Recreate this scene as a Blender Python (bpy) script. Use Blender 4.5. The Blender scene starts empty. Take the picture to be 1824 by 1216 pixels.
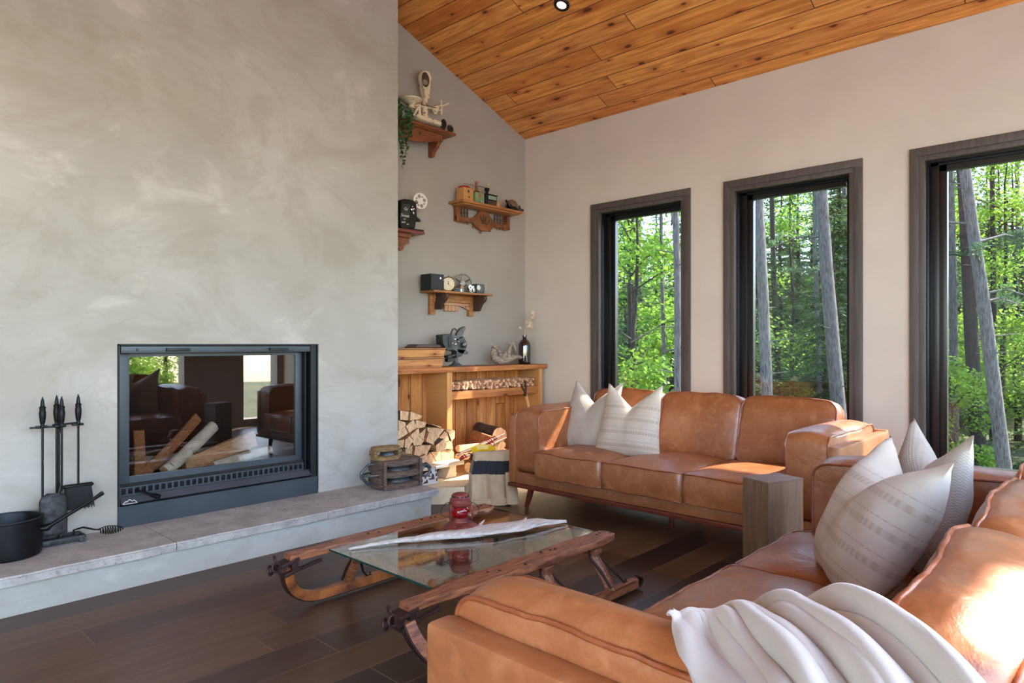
import bpy, bmesh, math, random
from mathutils import Vector, Matrix, noise
random.seed(7)
sc = bpy.context.scene
COL = sc.collection
PI = math.pi
def R(d): return math.radians(d)

# ------------------------------------------------------------ camera, sky, sun, exposure
CC, SS, FOC, EYE = 0.7314, 0.6820, 1204.0, 1.15
cam_d = bpy.data.cameras.new('camera')
cam = bpy.data.objects.new('camera', cam_d); COL.objects.link(cam)
cam.location = (0, 0, EYE)
cam.rotation_euler = (PI/2, 0, math.atan2(SS, CC) - PI/2)
cam_d.sensor_width = 36; cam_d.lens = 36*FOC/1824
cam_d.shift_y = 5/1824
cam_d.clip_start = 0.05; cam_d.clip_end = 400
sc.camera = cam

sc.view_settings.view_transform = 'Standard'
sc.view_settings.look = 'None'
sc.view_settings.gamma = 1
sc.view_settings.exposure = 1.3
try:
    sc.cycles.use_denoising = True
    sc.cycles.max_bounces = 10
    sc.cycles.diffuse_bounces = 6
    sc.cycles.transparent_max_bounces = 16
    sc.cycles.sample_clamp_indirect = 6
    sc.cycles.caustics_reflective = False
    sc.cycles.caustics_refractive = False
except Exception:
    pass

SUN = Vector((1.0, -0.64, 1.17)).normalized()      # towards the sun
w = bpy.data.worlds.new('sky'); sc.world = w; w.use_nodes = True
nt = w.node_tree
sky = nt.nodes.new('ShaderNodeTexSky')
try:
    sky.sky_type = 'NISHITA'
    sky.sun_disc = False
    sky.sun_elevation = math.asin(SUN.z)
    sky.sun_rotation = math.atan2(SUN.x, SUN.y)
except Exception:
    pass
nt.links.new(sky.outputs[0], nt.nodes['Background'].inputs[0])
nt.nodes['Background'].inputs[1].default_value = 1.0
sl = bpy.data.lights.new('sun', 'SUN'); so = bpy.data.objects.new('sun', sl); COL.objects.link(so)
sl.energy = 19.0; sl.angle = R(0.8); sl.color = (1, .93, .82)
so.rotation_euler = (-SUN).to_track_quat('-Z', 'Y').to_euler()
so.location = (8, -6, 9)

def portal(name, loc, sx, sy, direction):
    l = bpy.data.lights.new(name, 'AREA'); l.shape = 'RECTANGLE'; l.size = sx; l.size_y = sy
    try: l.cycles.is_portal = True
    except Exception: pass
    o = bpy.data.objects.new(name, l); COL.objects.link(o)
    o.location = loc; o.rotation_euler = Vector(direction).to_track_quat('-Z', 'Z').to_euler()
WX, GY, RX0, RY0 = 4.945, 4.436, -4.4, -1.15       # window wall, gable wall, far side wall, rear wall
portal('portal_side', (RX0-.12, 0.0, 1.5), 2.3, 2.7, (1, 0, 0))
portal('portal_rear', (-0.6, RY0-.12, 1.55), 5.8, 2.8, (0, 1, 0))
portal('portal_rear_corner', (4.6, RY0-.12, 1.2), .5, 2.2, (0, 1, 0))
portal('portal_rear_tall', (3.215, RY0-.12, 1.95), .67, 3.1, (0, 1, 0))
for yc in (3.138, 1.87, .606):
    portal('portal_window', (WX+.24, yc, 1.32), .75, 1.95, (-1, 0, 0))

# ------------------------------------------------------------ helpers
def lin(c):
    return tuple(((x/255/12.92) if x/255 <= .04045 else ((x/255+.055)/1.055)**2.4) for x in c[:3]) + (1,)
def at(u, v, Y):
    a = (u-912)/FOC; b = (613-v)/FOC; t = Y/(SS-CC*a)
    return Vector(((CC+SS*a)*t, Y, EYE+b*t))
def atz(u, v, z):
    a = (u-912)/FOC; b = (613-v)/FOC; t = (z-EYE)/b
    return Vector(((CC+SS*a)*t, (SS-CC*a)*t, z))
def dist(u, Y): return Y/(SS-CC*(u-912)/FOC)

class NT:
    def __init__(s, name):
        s.m = bpy.data.materials.new(name); s.m.use_nodes = True
        s.t = s.m.node_tree; s.b = s.t.nodes['Principled BSDF']; s.out = s.t.nodes['Material Output']
        s._o = None
    def n(s, typ, ins=None, **kw):
        x = s.t.nodes.new(typ)
        for k, v in kw.items(): setattr(x, k, v)
        for k, v in (ins or {}).items():
            if hasattr(v, 'is_output') or isinstance(v, bpy.types.NodeSocket): s.t.links.new(v, x.inputs[k])
            else: x.inputs[k].default_value = v
        return x
    def math(s, op, a, b=0.0, c=0.0):
        return s.n('ShaderNodeMath', {0: a, 1: b, 2: c}, operation=op).outputs[0]
    def obj(s):
        if s._o is None: s._o = s.n('ShaderNodeTexCoord').outputs['Object']
        return s._o
    def scaled(s, sc_):
        return s.n('ShaderNodeMapping', {'Vector': s.obj(), 'Scale': sc_}).outputs[0]
    def noise(s, scale=5, detail=4, rough=.55, vec=None, dist=0):
        return s.n('ShaderNodeTexNoise', {'Vector': vec or s.obj(), 'Scale': scale, 'Detail': detail, 'Roughness': rough, 'Distortion': dist}).outputs[0]
    def ramp(s, fac, stops):
        r = s.n('ShaderNodeValToRGB', {0: fac}); e = r.color_ramp.elements
        while len(e) < len(stops): e.new(.5)
        for k, (p, c) in enumerate(stops): e[k].position = p; e[k].color = c if len(c) == 4 else lin(c)
        return r.outputs[0]
    def mix(s, f, a, b, mode='MIX'):
        x = s.n('ShaderNodeMix', data_type='RGBA', blend_type=mode)
        for i, v in ((0, f), (6, a), (7, b)):
            if isinstance(v, bpy.types.NodeSocket): s.t.links.new(v, x.inputs[i])
            else: x.inputs[i].default_value = v
        return x.outputs[2]
    def bump(s, h, strength=.3, distance=.01, base=None):
        d = {'Height': h, 'Strength': strength, 'Distance': distance}
        if base is not None: d['Normal'] = base
        return s.n('ShaderNodeBump', d).outputs[0]
    def set(s, **kw):
        for k, v in kw.items():
            k = {'col': 'Base Color', 'rough': 'Roughness', 'metal': 'Metallic', 'normal': 'Normal', 'coat': 'Coat Weight',
                 'sheen': 'Sheen Weight', 'spec': 'Specular IOR Level', 'trans': 'Transmission Weight', 'alpha': 'Alpha',
                 'emis': 'Emission Color', 'estr': 'Emission Strength', 'ior': 'IOR', 'coatr': 'Coat Roughness'}[k]
            if isinstance(v, bpy.types.NodeSocket): s.t.links.new(v, s.b.inputs[k])
            else: s.b.inputs[k].default_value = v
        return s

def mat(name, c1, c2=None, rough=.6, metal=0, scale=6, stretch=None, bump=0, bscale=60, bdist=.004, lo=.35, hi=.65, **kw):
    k = NT(name)
    if c2 is None: c2 = tuple(x*.82 for x in c1)
    v = k.scaled(stretch) if stretch else None
    f = k.noise(scale, 5, .6, v)
    k.set(col=k.ramp(f, [(lo, c2), (hi, c1)]), rough=rough, metal=metal, **kw)
    if bump: k.set(normal=k.bump(k.noise(bscale, 4, .6, v), bump, bdist))
    return k.m

def planks(name, along, across, L, wd, cols, off=0.0, grain=30, gstr=.5, knots=0, seam=.006, rough=.45, bump=.3, warm=None, seamcol=(25, 14, 8), kw=None):
    """boards: each its own tone, fine grain along the board, grooves between"""
    k = NT(name)
    sep = k.n('ShaderNodeSeparateXYZ', {0: k.obj()}).outputs
    a, c = sep[along], sep[across]
    cw = k.math('DIVIDE', k.math('ADD', c, off), wd)
    row = k.math('FLOOR', cw)
    rnd = k.n('ShaderNodeTexWhiteNoise', {'W': row}, noise_dimensions='1D').outputs[0]
    al = k.math('ADD', k.math('DIVIDE', a, L), k.math('MULTIPLY', rnd, 7.3))
    cell = k.math('FLOOR', al)
    rn = k.n('ShaderNodeTexWhiteNoise', {'Vector': k.n('ShaderNodeCombineXYZ', {0: row, 1: cell}).outputs[0]}, noise_dimensions='2D').outputs
    fc = k.math('FRACT', cw); fa = k.math('FRACT', al)
    e1 = k.math('MINIMUM', fc, k.math('SUBTRACT', 1, fc))
    e2 = k.math('MINIMUM', fa, k.math('SUBTRACT', 1, fa))
    m = k.math('MINIMUM', k.math('MULTIPLY', e1, wd), k.math('MULTIPLY', e2, L))
    mask = k.math('LESS_THAN', m, seam/2)
    vec = k.n('ShaderNodeCombineXYZ', {0: k.math('MULTIPLY', a, 1.6), 1: k.math('MULTIPLY', c, grain), 2: k.math('MULTIPLY', rn[0], 40)}).outputs[0]
    g = k.noise(1.3, 7, .62, vec, .9)
    vec2 = k.n('ShaderNodeCombineXYZ', {0: k.math('MULTIPLY', a, .9), 1: k.math('MULTIPLY', c, 7), 2: k.math('MULTIPLY', rn[0], 17)}).outputs[0]
    g2 = k.noise(1.6, 4, .5, vec2, 1.6)
    n = len(cols)
    base = k.ramp(rn[0], [((i+.5)/n, cols[i]) for i in range(n)])
    col = k.mix(k.math('MULTIPLY', k.ramp(g, [(.38, (255, 255, 255)), (.62, (0, 0, 0))]), gstr), base, k.mix(1, base, lin((150, 112, 88)), 'MULTIPLY'))
    col = k.mix(k.math('MULTIPLY', k.ramp(g2, [(.4, (0, 0, 0)), (.7, (255, 255, 255))]), gstr*.7), col, k.mix(1, base, lin((205, 150, 105)), 'MULTIPLY'))
    if knots:
        kv = k.n('ShaderNodeCombineXYZ', {0: k.math('MULTIPLY', a, 1.9), 1: k.math('ADD', k.math('MULTIPLY', c, 4.4), k.math('MULTIPLY', rn[0], 3)), 2: 0.0}).outputs[0]
        vo = k.n('ShaderNodeTexVoronoi', {'Vector': kv, 'Scale': knots}, voronoi_dimensions='2D')
        d = vo.outputs['Distance']
        d = k.math('ADD', d, k.math('MULTIPLY', k.math('SUBTRACT', g, .5), .10))
        sz = k.n('ShaderNodeSeparateXYZ', {0: vo.outputs['Color']}).outputs[0]
        d = k.math('DIVIDE', d, k.math('ADD', .25, sz))
        halo = k.ramp(d, [(.05, (255, 255, 255)), (.30, (0, 0, 0))])
        col = k.mix(k.math('MULTIPLY', halo, .55), col, k.mix(1, col, lin((190, 110, 60)), 'MULTIPLY'))
        core = k.ramp(d, [(.045, (255, 255, 255)), (.085, (0, 0, 0))])
        col = k.mix(k.math('MULTIPLY', core, .9), col, lin((62, 24, 10)))
    col = k.mix(mask, col, lin(seamcol))
    h = k.math('SUBTRACT', k.math('MULTIPLY', g, .25), k.math('MULTIPLY', mask, 1.0))
    rr = k.math('ADD', rough, k.math('MULTIPLY', g, .15))
    k.set(col=col, rough=rr, normal=k.bump(h, bump, .004), **(kw or {}))
    return k.m

def leather(name, c1, c2, c3):
    k = NT(name)
    f = k.noise(2.2, 5, .65, None, .6); f2 = k.noise(16, 7, .72, None, .35); f3 = k.noise(38, 3, .6)
    col = k.ramp(f, [(.32, c2), (.68, c1)])
    col = k.mix(k.math('MULTIPLY', k.ramp(f2, [(.50, (0, 0, 0)), (.72, (255, 255, 255))]), .55), col, lin(c3))
    col = k.mix(k.math('MULTIPLY', k.ramp(f3, [(.35, (255, 255, 255)), (.5, (0, 0, 0))]), .12), col, k.mix(1, col, lin((150, 95, 70)), 'MULTIPLY'))
    wr = k.noise(13, 4, .55, None, .5)
    vo = k.n('ShaderNodeTexVoronoi', {'Vector': k.obj(), 'Scale': 330.0}).outputs['Distance']
    b1 = k.bump(wr, .40, .010)
    b2 = k.bump(vo, .12, .001, b1)
    k.set(col=col, rough=k.math('ADD', .22, k.math('MULTIPLY', f2, .30)), normal=b2, spec=.8)
    return k.m

class B:
    """collects shapes in one mesh"""
    def __init__(s): s.bm = bmesh.new(); s.mi = 0
    def _tag(s, faces):
        for f in faces: f.material_index = s.mi
    def box(s, c, d, rot=None, bev=0, seg=2):
        t = bmesh.new(); bmesh.ops.create_cube(t, size=1)
        for v in t.verts: v.co = Vector((v.co.x*d[0], v.co.y*d[1], v.co.z*d[2]))
        if bev: bmesh.ops.bevel(t, geom=t.edges[:], offset=bev, segments=seg, profile=.6, affect='EDGES')
        m = Matrix.Translation(c) @ (rot.to_4x4() if rot is not None else Matrix())
        return s.add(t, m)
    def bx(s, x0, x1, y0, y1, z0, z1, bev=0):
        return s.box(((x0+x1)/2, (y0+y1)/2, (z0+z1)/2), (abs(x1-x0), abs(y1-y0), abs(z1-z0)), None, bev)
    def add(s, t, m=None):
        if m is not None: bmesh.ops.transform(t, matrix=m, verts=t.verts)
        me = bpy.data.meshes.new('t'); t.to_mesh(me); t.free()
        n0 = len(s.bm.faces); s.bm.from_mesh(me); bpy.data.meshes.remove(me)
        s.bm.faces.ensure_lookup_table()
        for f in s.bm.faces[n0:]: f.material_index = s.mi
        return s
    def tube(s, pts, r, seg=8, closed=False, flat=1.0):
        pts = [Vector(p) for p in pts]; n = len(pts)
        rs = r if isinstance(r, (list, tuple)) else [r]*n
        rings = []; up = Vector((0, 0, 1)); prev = None
        for i, p in enumerate(pts):
            if closed: d = pts[(i+1) % n]-pts[i-1]
            else: d = pts[min(i+1, n-1)]-pts[max(i-1, 0)]
            if d.length < 1e-9: d = Vector((0, 0, 1))
            d.normalize()
            if prev is None:
                x = d.cross(up if abs(d.z) < .9 else Vector((1, 0, 0))).normalized()
            else:
                x = prev-d*prev.dot(d)
                x = x.normalized() if x.length > 1e-6 else d.orthogonal().normalized()
            prev = x; y = d.cross(x)
            rings.append([s.bm.verts.new(p+(x*math.cos(2*PI*k/seg)+y*math.sin(2*PI*k/seg)*flat)*rs[i]) for k in range(seg)])
        fs = []
        for i in range(n if closed else n-1):
            a, b = rings[i], rings[(i+1) % n]
            for k in range(seg):
                fs.append(s.bm.faces.new((a[k], a[(k+1) % seg], b[(k+1) % seg], b[k])))
        if not closed:
            fs.append(s.bm.faces.new(rings[0][::-1])); fs.append(s.bm.faces.new(rings[-1]))
        s._tag(fs); return s
    def lathe(s, prof, c=(0, 0, 0), seg=20, rot=None, sx=1, sy=1):
        t = bmesh.new(); rings = []
        for r, z in prof:
            rings.append([t.verts.new((max(r, 1e-4)*math.cos(2*PI*k/seg)*sx, max(r, 1e-4)*math.sin(2*PI*k/seg)*sy, z)) for k in range(seg)])
        for a, b in zip(rings, rings[1:]):
            for k in range(seg): t.faces.new((a[k], a[(k+1) % seg], b[(k+1) % seg], b[k]))
        t.faces.new(rings[0][::-1]); t.faces.new(rings[-1])
        return s.add(t, Matrix.Translation(c) @ (rot.to_4x4() if rot is not None else Matrix()))
    def prism(s, poly, d, m, bev=0):
        t = bmesh.new()
        a = [t.verts.new((x, y, 0)) for x, y in poly]; b = [t.verts.new((x, y, d)) for x, y in poly]
        n = len(a)
        t.faces.new(a[::-1]); t.faces.new(b)
        for k in range(n): t.faces.new((a[k], a[(k+1) % n], b[(k+1) % n], b[k]))
        if bev: bmesh.ops.bevel(t, geom=t.edges[:], offset=bev, segments=1, affect='EDGES')
        return s.add(t, m)
    def grid(s, f, nu, nv, cu=False, cv=False):
        V = [[s.bm.verts.new(f(i/(nu if cu else nu-1), j/(nv if cv else nv-1))) for j in range(nv)] for i in range(nu)]
        fs = []
        for i in range(nu if cu else nu-1):
            for j in range(nv if cv else nv-1):
                fs.append(s.bm.faces.new((V[i][j], V[(i+1) % nu][j], V[(i+1) % nu][(j+1) % nv], V[i][(j+1) % nv])))
        s._tag(fs); return s
    def ball(s, c, r, seg=12, d=(1, 1, 1)):
        t = bmesh.new(); bmesh.ops.create_uvsphere(t, u_segments=seg, v_segments=max(6, seg//2), radius=r)
        return s.add(t, Matrix.Translation(c) @ Matrix.Diagonal((d[0], d[1], d[2], 1)))
    def obj(s, name, m, parent=None, smooth=38, loc=None):
        me = bpy.data.meshes.new(name)
        bmesh.ops.recalc_face_normals(s.bm, faces=s.bm.faces)
        s.bm.to_mesh(me); s.bm.free()
        for x in (m if isinstance(m, (list, tuple)) else [m]): me.materials.append(x)
        if smooth:
            me.polygons.foreach_set('use_smooth', [True]*len(me.polygons))
            try: me.set_sharp_from_angle(angle=R(smooth))
            except Exception: pass
        o = bpy.data.objects.new(name, me); COL.objects.link(o)
        if parent is not None: o.parent = parent
        if loc is not None: o.location = loc
        return o

def tag(o, label, cat, group=None, kind=None):
    o['label'] = label; o['category'] = cat
    if group: o['group'] = group
    if kind: o['kind'] = kind
    return o
def struct(o): o['kind'] = 'structure'; return o
def thing(name, label, cat, loc=(0, 0, 0), rot=(0, 0, 0), group=None):
    o = bpy.data.objects.new(name, None); COL.objects.link(o)
    o.empty_display_size = .05
    o.location = loc; o.rotation_euler = rot
    return tag(o, label, cat, group)
def copy_tree(o, parent=None):
    c = o.copy(); COL.objects.link(c); c.parent = parent
    for ch in list(o.children): copy_tree(ch, c)
    return c
def plane_m(o, x, y, z=None):
    """matrix whose local x,y are the given world directions"""
    x = Vector(x).normalized(); y = Vector(y); y = (y-x*y.dot(x)).normalized(); z = x.cross(y)
    m = Matrix((x, y, z)).transposed().to_4x4(); m.translation = Vector(o); return m
MXZ = lambda x, y, z: plane_m((x, y, z), (1, 0, 0), (0, 0, 1))   # drawn in x-z, extruded towards -y
# ------------------------------------------------------------ materials
def plaster():
    k = NT('trowelled plaster')
    f = k.noise(.7, 5, .55, None, .4); f2 = k.noise(1.5, 7, .66, k.scaled((1, 1, 1.5)), .7); f3 = k.noise(9, 5, .7, None, .3)
    col = k.ramp(f, [(.30, (146, 140, 131)), (.50, (160, 154, 145)), (.72, (171, 166, 159))])
    col = k.mix(k.math('MULTIPLY', k.ramp(f2, [(.40, (255, 255, 255)), (.50, (0, 0, 0))]), .38), col, lin((138, 128, 113)))
    col = k.mix(k.math('MULTIPLY', k.ramp(f2, [(.56, (0, 0, 0)), (.66, (255, 255, 255))]), .5), col, lin((188, 181, 172)))
    vn = k.math('ABSOLUTE', k.math('SUBTRACT', k.noise(.8, 6, .6, k.scaled((.8, .8, 1.9)), 1.0), .5))
    col = k.mix(k.math('MULTIPLY', k.ramp(vn, [(.0, (255, 255, 255)), (.014, (0, 0, 0))]), .20), col, lin((138, 124, 104)))
    k.set(col=col, rough=k.math('ADD', .45, k.math('MULTIPLY', f3, .25)), normal=k.bump(k.math('ADD', f2, k.math('MULTIPLY', f3, .3)), .12, .01))
    return k.m
PLASTER = plaster()
PAINT = mat('greige wall paint', (162, 153, 144), (156, 147, 138), rough=.85, scale=3, bump=.05, bscale=220, bdist=.001)
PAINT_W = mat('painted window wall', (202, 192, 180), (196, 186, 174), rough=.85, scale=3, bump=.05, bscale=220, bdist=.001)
CEIL = planks('knotty pine ceiling boards', 1, 0, 2.6, .155, [(222, 146, 66), (240, 172, 90), (230, 156, 72), (246, 186, 108), (214, 136, 60)], off=-4.842+.155*40, grain=26, gstr=.62, knots=1.25, seam=.006, rough=.42, bump=.5, seamcol=(70, 28, 8))
FLOOR = planks('dark oak floor boards', 0, 1, 1.35, .185, [(56, 41, 30), (88, 63, 43), (110, 81, 54), (68, 48, 36), (98, 71, 49), (46, 34, 28)], off=-3.494+.185*40, grain=34, gstr=.55, seam=.0035, rough=.33, bump=.25, seamcol=(112, 88, 70), kw={'spec': .55})  # pale seam colour paints in the highlight on the board bevels
CAB = planks('reclaimed pine boards upright', 2, 0, 3.0, .125, [(206, 134, 66), (224, 154, 84), (190, 118, 56), (214, 144, 74)], grain=20, gstr=.6, knots=1.2, seam=.006, rough=.6, bump=.4, seamcol=(70, 38, 16))
CABTOP = planks('reclaimed pine boards lengthwise', 0, 2, 5.0, .5, [(198, 134, 70), (188, 122, 60)], grain=26, gstr=.7, knots=1.2, seam=0, rough=.6, bump=.5)
CABPOST = planks('pale pine post', 2, 0, 5.0, .5, [(214, 158, 92), (206, 148, 84)], grain=22, gstr=.55, knots=0, seam=0, rough=.6, bump=.4)
PLY = mat('pale plywood', (228, 204, 168), (216, 190, 150), rough=.65, scale=3, stretch=(1, 8, 8), bump=.15)
LEA = leather('cognac leather', (160, 96, 54), (136, 76, 40), (188, 128, 84))
LEA2 = leather('cognac leather piping', (142, 74, 40), (120, 58, 30), (168, 98, 58))
PLINTH = mat('red mahogany', (118, 52, 32), (84, 34, 22), rough=.35, scale=8, stretch=(1, 14, 14))
STONE = None
def stone():
    k = NT('cast limestone')
    f = k.noise(7, 8, .75); f2 = k.noise(45, 6, .75); f3 = k.noise(1.6, 4, .6)
    col = k.ramp(f, [(.34, (136, 130, 124)), (.66, (182, 176, 168))])
    col = k.mix(k.math('MULTIPLY', k.ramp(f3, [(.4, (255, 255, 255)), (.65, (0, 0, 0))]), .35), col, lin((162, 148, 138)))
    col = k.mix(k.ramp(f2, [(.36, (255, 255, 255)), (.42, (0, 0, 0))]), col, lin((118, 111, 106)))
    k.set(col=col, rough=.78, normal=k.bump(k.math('ADD', f, k.math('MULTIPLY', f2, .6)), .35, .006))
    return k.m
STONE = stone()
CASING = mat('weathered grey brown casing', (86, 78, 75), (68, 61, 59), rough=.5, scale=5, stretch=(10, 10, .6), bump=.1)
BLACKF = mat('black window frame', (16, 17, 19), (12, 13, 15), rough=.32)
STEEL = mat('blue grey painted steel', (66, 72, 78), (54, 60, 66), rough=.42, metal=.35, scale=3)
STEELD = mat('dark steel', (34, 36, 39), (26, 28, 30), rough=.45, metal=.4)
SOOT = mat('sooty firebrick', (34, 30, 28), (20, 18, 17), rough=.95, scale=9)
IRON = mat('blackened wrought iron', (30, 30, 32), (18, 18, 19), rough=.42, metal=.7, scale=18, bump=.3, bscale=90, bdist=.001)
IRONW = mat('ash dusted black iron', (70, 70, 70), (28, 28, 30), rough=.6, metal=.5, scale=30)
RUST = mat('dark rusty iron', (72, 44, 36), (44, 27, 24), rough=.6, metal=.55, scale=26, bump=.3, bscale=80, bdist=.001)
GALV = mat('galvanised dull metal', (104, 106, 108), (72, 74, 76), rough=.5, metal=.7, scale=20)
SLED = mat('old varnished sled wood', (160, 98, 62), (88, 46, 32), rough=.42, scale=5, stretch=(2.5, 16, 16), bump=.3, bscale=14)
SLED2 = mat('worn orange sled wood', (170, 98, 48), (98, 52, 32), rough=.45, scale=14, bump=.3, bscale=30)
BEAM = mat('brown oak beam', (122, 90, 66), (96, 68, 48), rough=.55, scale=5, stretch=(14, 14, 1), bump=.3, bscale=8)
BEAMTOP = mat('brown oak end grain', (128, 104, 86), (110, 86, 70), rough=.6, scale=30, bump=.2)
BLOCK = mat('weathered block wood', (112, 88, 72), (62, 46, 40), rough=.8, scale=7, stretch=(3, 3, 22), bump=.5, bscale=12)
BLOCKY = mat('yellowed block wood', (150, 116, 66), (90, 66, 44), rough=.75, scale=9, stretch=(3, 3, 18), bump=.4, bscale=14)
ROPE = mat('old rope', (124, 96, 66), (88, 66, 46), rough=.9, scale=60)
WOODEND = mat('split log end', (222, 182, 140), (180, 130, 86), rough=.8, scale=6, stretch=(12, 1, 3), bump=.6, bscale=20)
WOODSIDE = mat('split log side', (176, 122, 78), (128, 84, 54), rough=.85, scale=5, stretch=(14, 2, 14), bump=.5, bscale=18)
BARK = mat('brown bark', (92, 68, 54), (52, 38, 30), rough=.95, scale=16, bump=.8, bscale=30, bdist=.01)
KIND = mat('kindling wood', (222, 178, 142), (186, 134, 98), rough=.8, scale=14)
def birch():
    k = NT('birch bark')
    f = k.noise(3.5, 5, .6, k.scaled((3, 3, 3))); v = k.noise(7, 3, .5, k.scaled((1, 1, 5)))
    col = k.mix(k.ramp(v, [(.30, (255, 255, 255)), (.36, (0, 0, 0))]), k.ramp(f, [(.35, (206, 196, 180)), (.7, (236, 230, 218))]), lin((66, 52, 42)))
    k.set(col=col, rough=.7, normal=k.bump(f, .3, .003)); return k.m
BIRCH = birch()
PINEBOX = planks('knotty pine crate boards', 0, 2, 4.0, .075, [(200, 140, 78), (210, 150, 86)], off=-.966+.75, grain=22, gstr=.6, knots=1.6, seam=.005, rough=.6, bump=.4)
SHELFR = mat('reddish carved oak', (140, 78, 44), (100, 52, 30), rough=.5, scale=5, stretch=(2, 16, 16), bump=.3, bscale=14)
SHELFB = mat('honey carved oak', (176, 116, 64), (134, 82, 44), rough=.5, scale=5, stretch=(2, 16, 16), bump=.3, bscale=14)
SHELFT = mat('golden brown carved wood', (148, 88, 46), (92, 50, 28), rough=.5, scale=12, bump=.5, bscale=40)
SHELFM = mat('mahogany shelf wood', (128, 58, 42), (96, 40, 30), rough=.4, scale=5, stretch=(2, 16, 16))
WALNUT = mat('dark walnut bracket', (78, 54, 42), (52, 36, 30), rough=.5, scale=8)
CREAM = mat('chipped cream enamel', (214, 196, 164), (120, 92, 66), rough=.5, scale=26, lo=.34, hi=.40)
BLACKG = mat('glossy black enamel', (18, 18, 19), (12, 12, 12), rough=.22)
BLACKM = mat('black leatherette', (30, 33, 36), (22, 24, 26), rough=.6, bump=.3, bscale=200, bdist=.001)
GREYM = mat('grey hammered metal', (92, 94, 92), (66, 68, 68), rough=.45, metal=.4, scale=30)
GREYD = mat('dark grey painted metal', (56, 60, 60), (38, 42, 44), rough=.4, metal=.3, scale=12)
CHROME = mat('bright metal', (200, 200, 200), (170, 170, 172), rough=.18, metal=1)
DULL = mat('aged steel', (120, 112, 104), (84, 78, 72), rough=.35, metal=.8, scale=20)
WHITEM = mat('white enamel metal', (222, 218, 210), (206, 202, 194), rough=.4)
RED = mat('red painted metal', (168, 30, 24), (140, 20, 18), rough=.35)
LANT = mat('rusty red lantern paint', (136, 56, 46), (84, 36, 32), rough=.55, metal=.2, scale=24, bump=.2)
GREENT = mat('green tin', (104, 128, 92), (132, 150, 110), rough=.45, scale=40)
BRASS = mat('aged brass', (170, 128, 66), (120, 88, 44), rough=.35, metal=.8, scale=20)
PALEW = mat('pale box wood', (196, 142, 84), (178, 122, 68), rough=.55, scale=6, stretch=(2, 14, 14))
DRIFT = mat('bleached driftwood', (170, 152, 134), (112, 96, 84), rough=.85, scale=8, stretch=(2, 8, 8), bump=.6, bscale=16, bdist=.006)
ANTLER = mat('bleached grey driftwood', (206, 196, 186), (172, 160, 150), rough=.8, scale=6, stretch=(2, 14, 14), bump=.5, bscale=12, bdist=.004)
DARKG = mat('dark brown bottle glass', (26, 12, 12), (18, 8, 10), rough=.04, spec=.9, coat=1.0, coatr=.03)
PETAL = mat('dried cream petals', (216, 196, 168), (186, 160, 132), rough=.8)
LEAFG = mat('trailing plant leaf', (60, 98, 46), (36, 66, 30), rough=.5, scale=30)
CLOCKF = mat('aged clock face', (222, 206, 176), (206, 186, 152), rough=.5)
YELLOW = mat('yellow enamel', (226, 186, 20), (210, 168, 10), rough=.3)
CONE = mat('pine cone brown', (74, 56, 44), (44, 32, 26), rough=.85, scale=60)
WOOLC = mat('cream wool', (198, 170, 134), (182, 154, 118), rough=.95, scale=14, bump=.4, bscale=300, bdist=.002, sheen=.3)
def wool():
    k = NT('cream wool with black band')
    z = k.n('ShaderNodeSeparateXYZ', {0: k.obj()}).outputs[2]
    zz = k.math('ADD', z, k.math('MULTIPLY', k.noise(60, 3), .012))
    m = k.math('MULTIPLY', k.math('GREATER_THAN', zz, .222), k.math('LESS_THAN', zz, .318))
    col = k.ramp(k.noise(14, 5), [(.3, (178, 150, 116)), (.7, (198, 170, 134))])
    col = k.mix(m, col, lin((34, 34, 40)))
    k.set(col=col, rough=.95, sheen=.3, normal=k.bump(k.noise(260, 3), .4, .002)); return k.m
WOOLS = wool()
def fabric(name, c1, c2, stripes=None, knit=0):
    k = NT(name)
    s = k.n('ShaderNodeSeparateXYZ', {0: k.obj()}).outputs
    col = k.ramp(k.noise(9, 5), [(.3, c2), (.7, c1)])
    wv = k.math('MULTIPLY', k.math('SINE', k.math('MULTIPLY', s[0], 2400)), k.math('SINE', k.math('MULTIPLY', s[1], 2400)))
    h = wv
    if stripes:
        m = None
        for y0, w0 in stripes:
            d = k.math('LESS_THAN', k.math('ABSOLUTE', k.math('SUBTRACT', s[1], y0)), w0)
            m = d if m is None else k.math('MAXIMUM', m, d)
        st = k.math('MULTIPLY', m, k.math('ADD', .46, k.math('MULTIPLY', .22, k.math('SINE', k.math('MULTIPLY', s[0], 420)))))
        col = k.mix(st, col, lin((164, 142, 120)))
    if knit:
        kn = k.math('MULTIPLY', k.math('SINE', k.math('MULTIPLY', s[0], 620)), k.math('SINE', k.math('MULTIPLY', s[1], 760)))
        col = k.mix(k.math('MULTIPLY', k.math('ADD', kn, 1), .14), col, lin((150, 138, 126)))
        h = kn
    k.set(col=col, rough=.95, sheen=.2, normal=k.bump(h, .35, .0015)); return k.m
FAB_S = fabric('striped linen', (204, 188, 170), (190, 172, 152), stripes=[(-.17, .010), (-.085, .010), (0.0, .010), (.085, .010), (-.20, .002), (-.055, .002), (.03, .002), (.115, .002), (-.14, .002)])
FAB_K = fabric('knitted oatmeal cloth', (188, 175, 160), (170, 156, 142), knit=1)
THROW = mat('cream cotton throw', (208, 202, 190), (194, 186, 174), rough=.95, scale=4, sheen=.3, bump=.35, bscale=240, bdist=.002)
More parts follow.
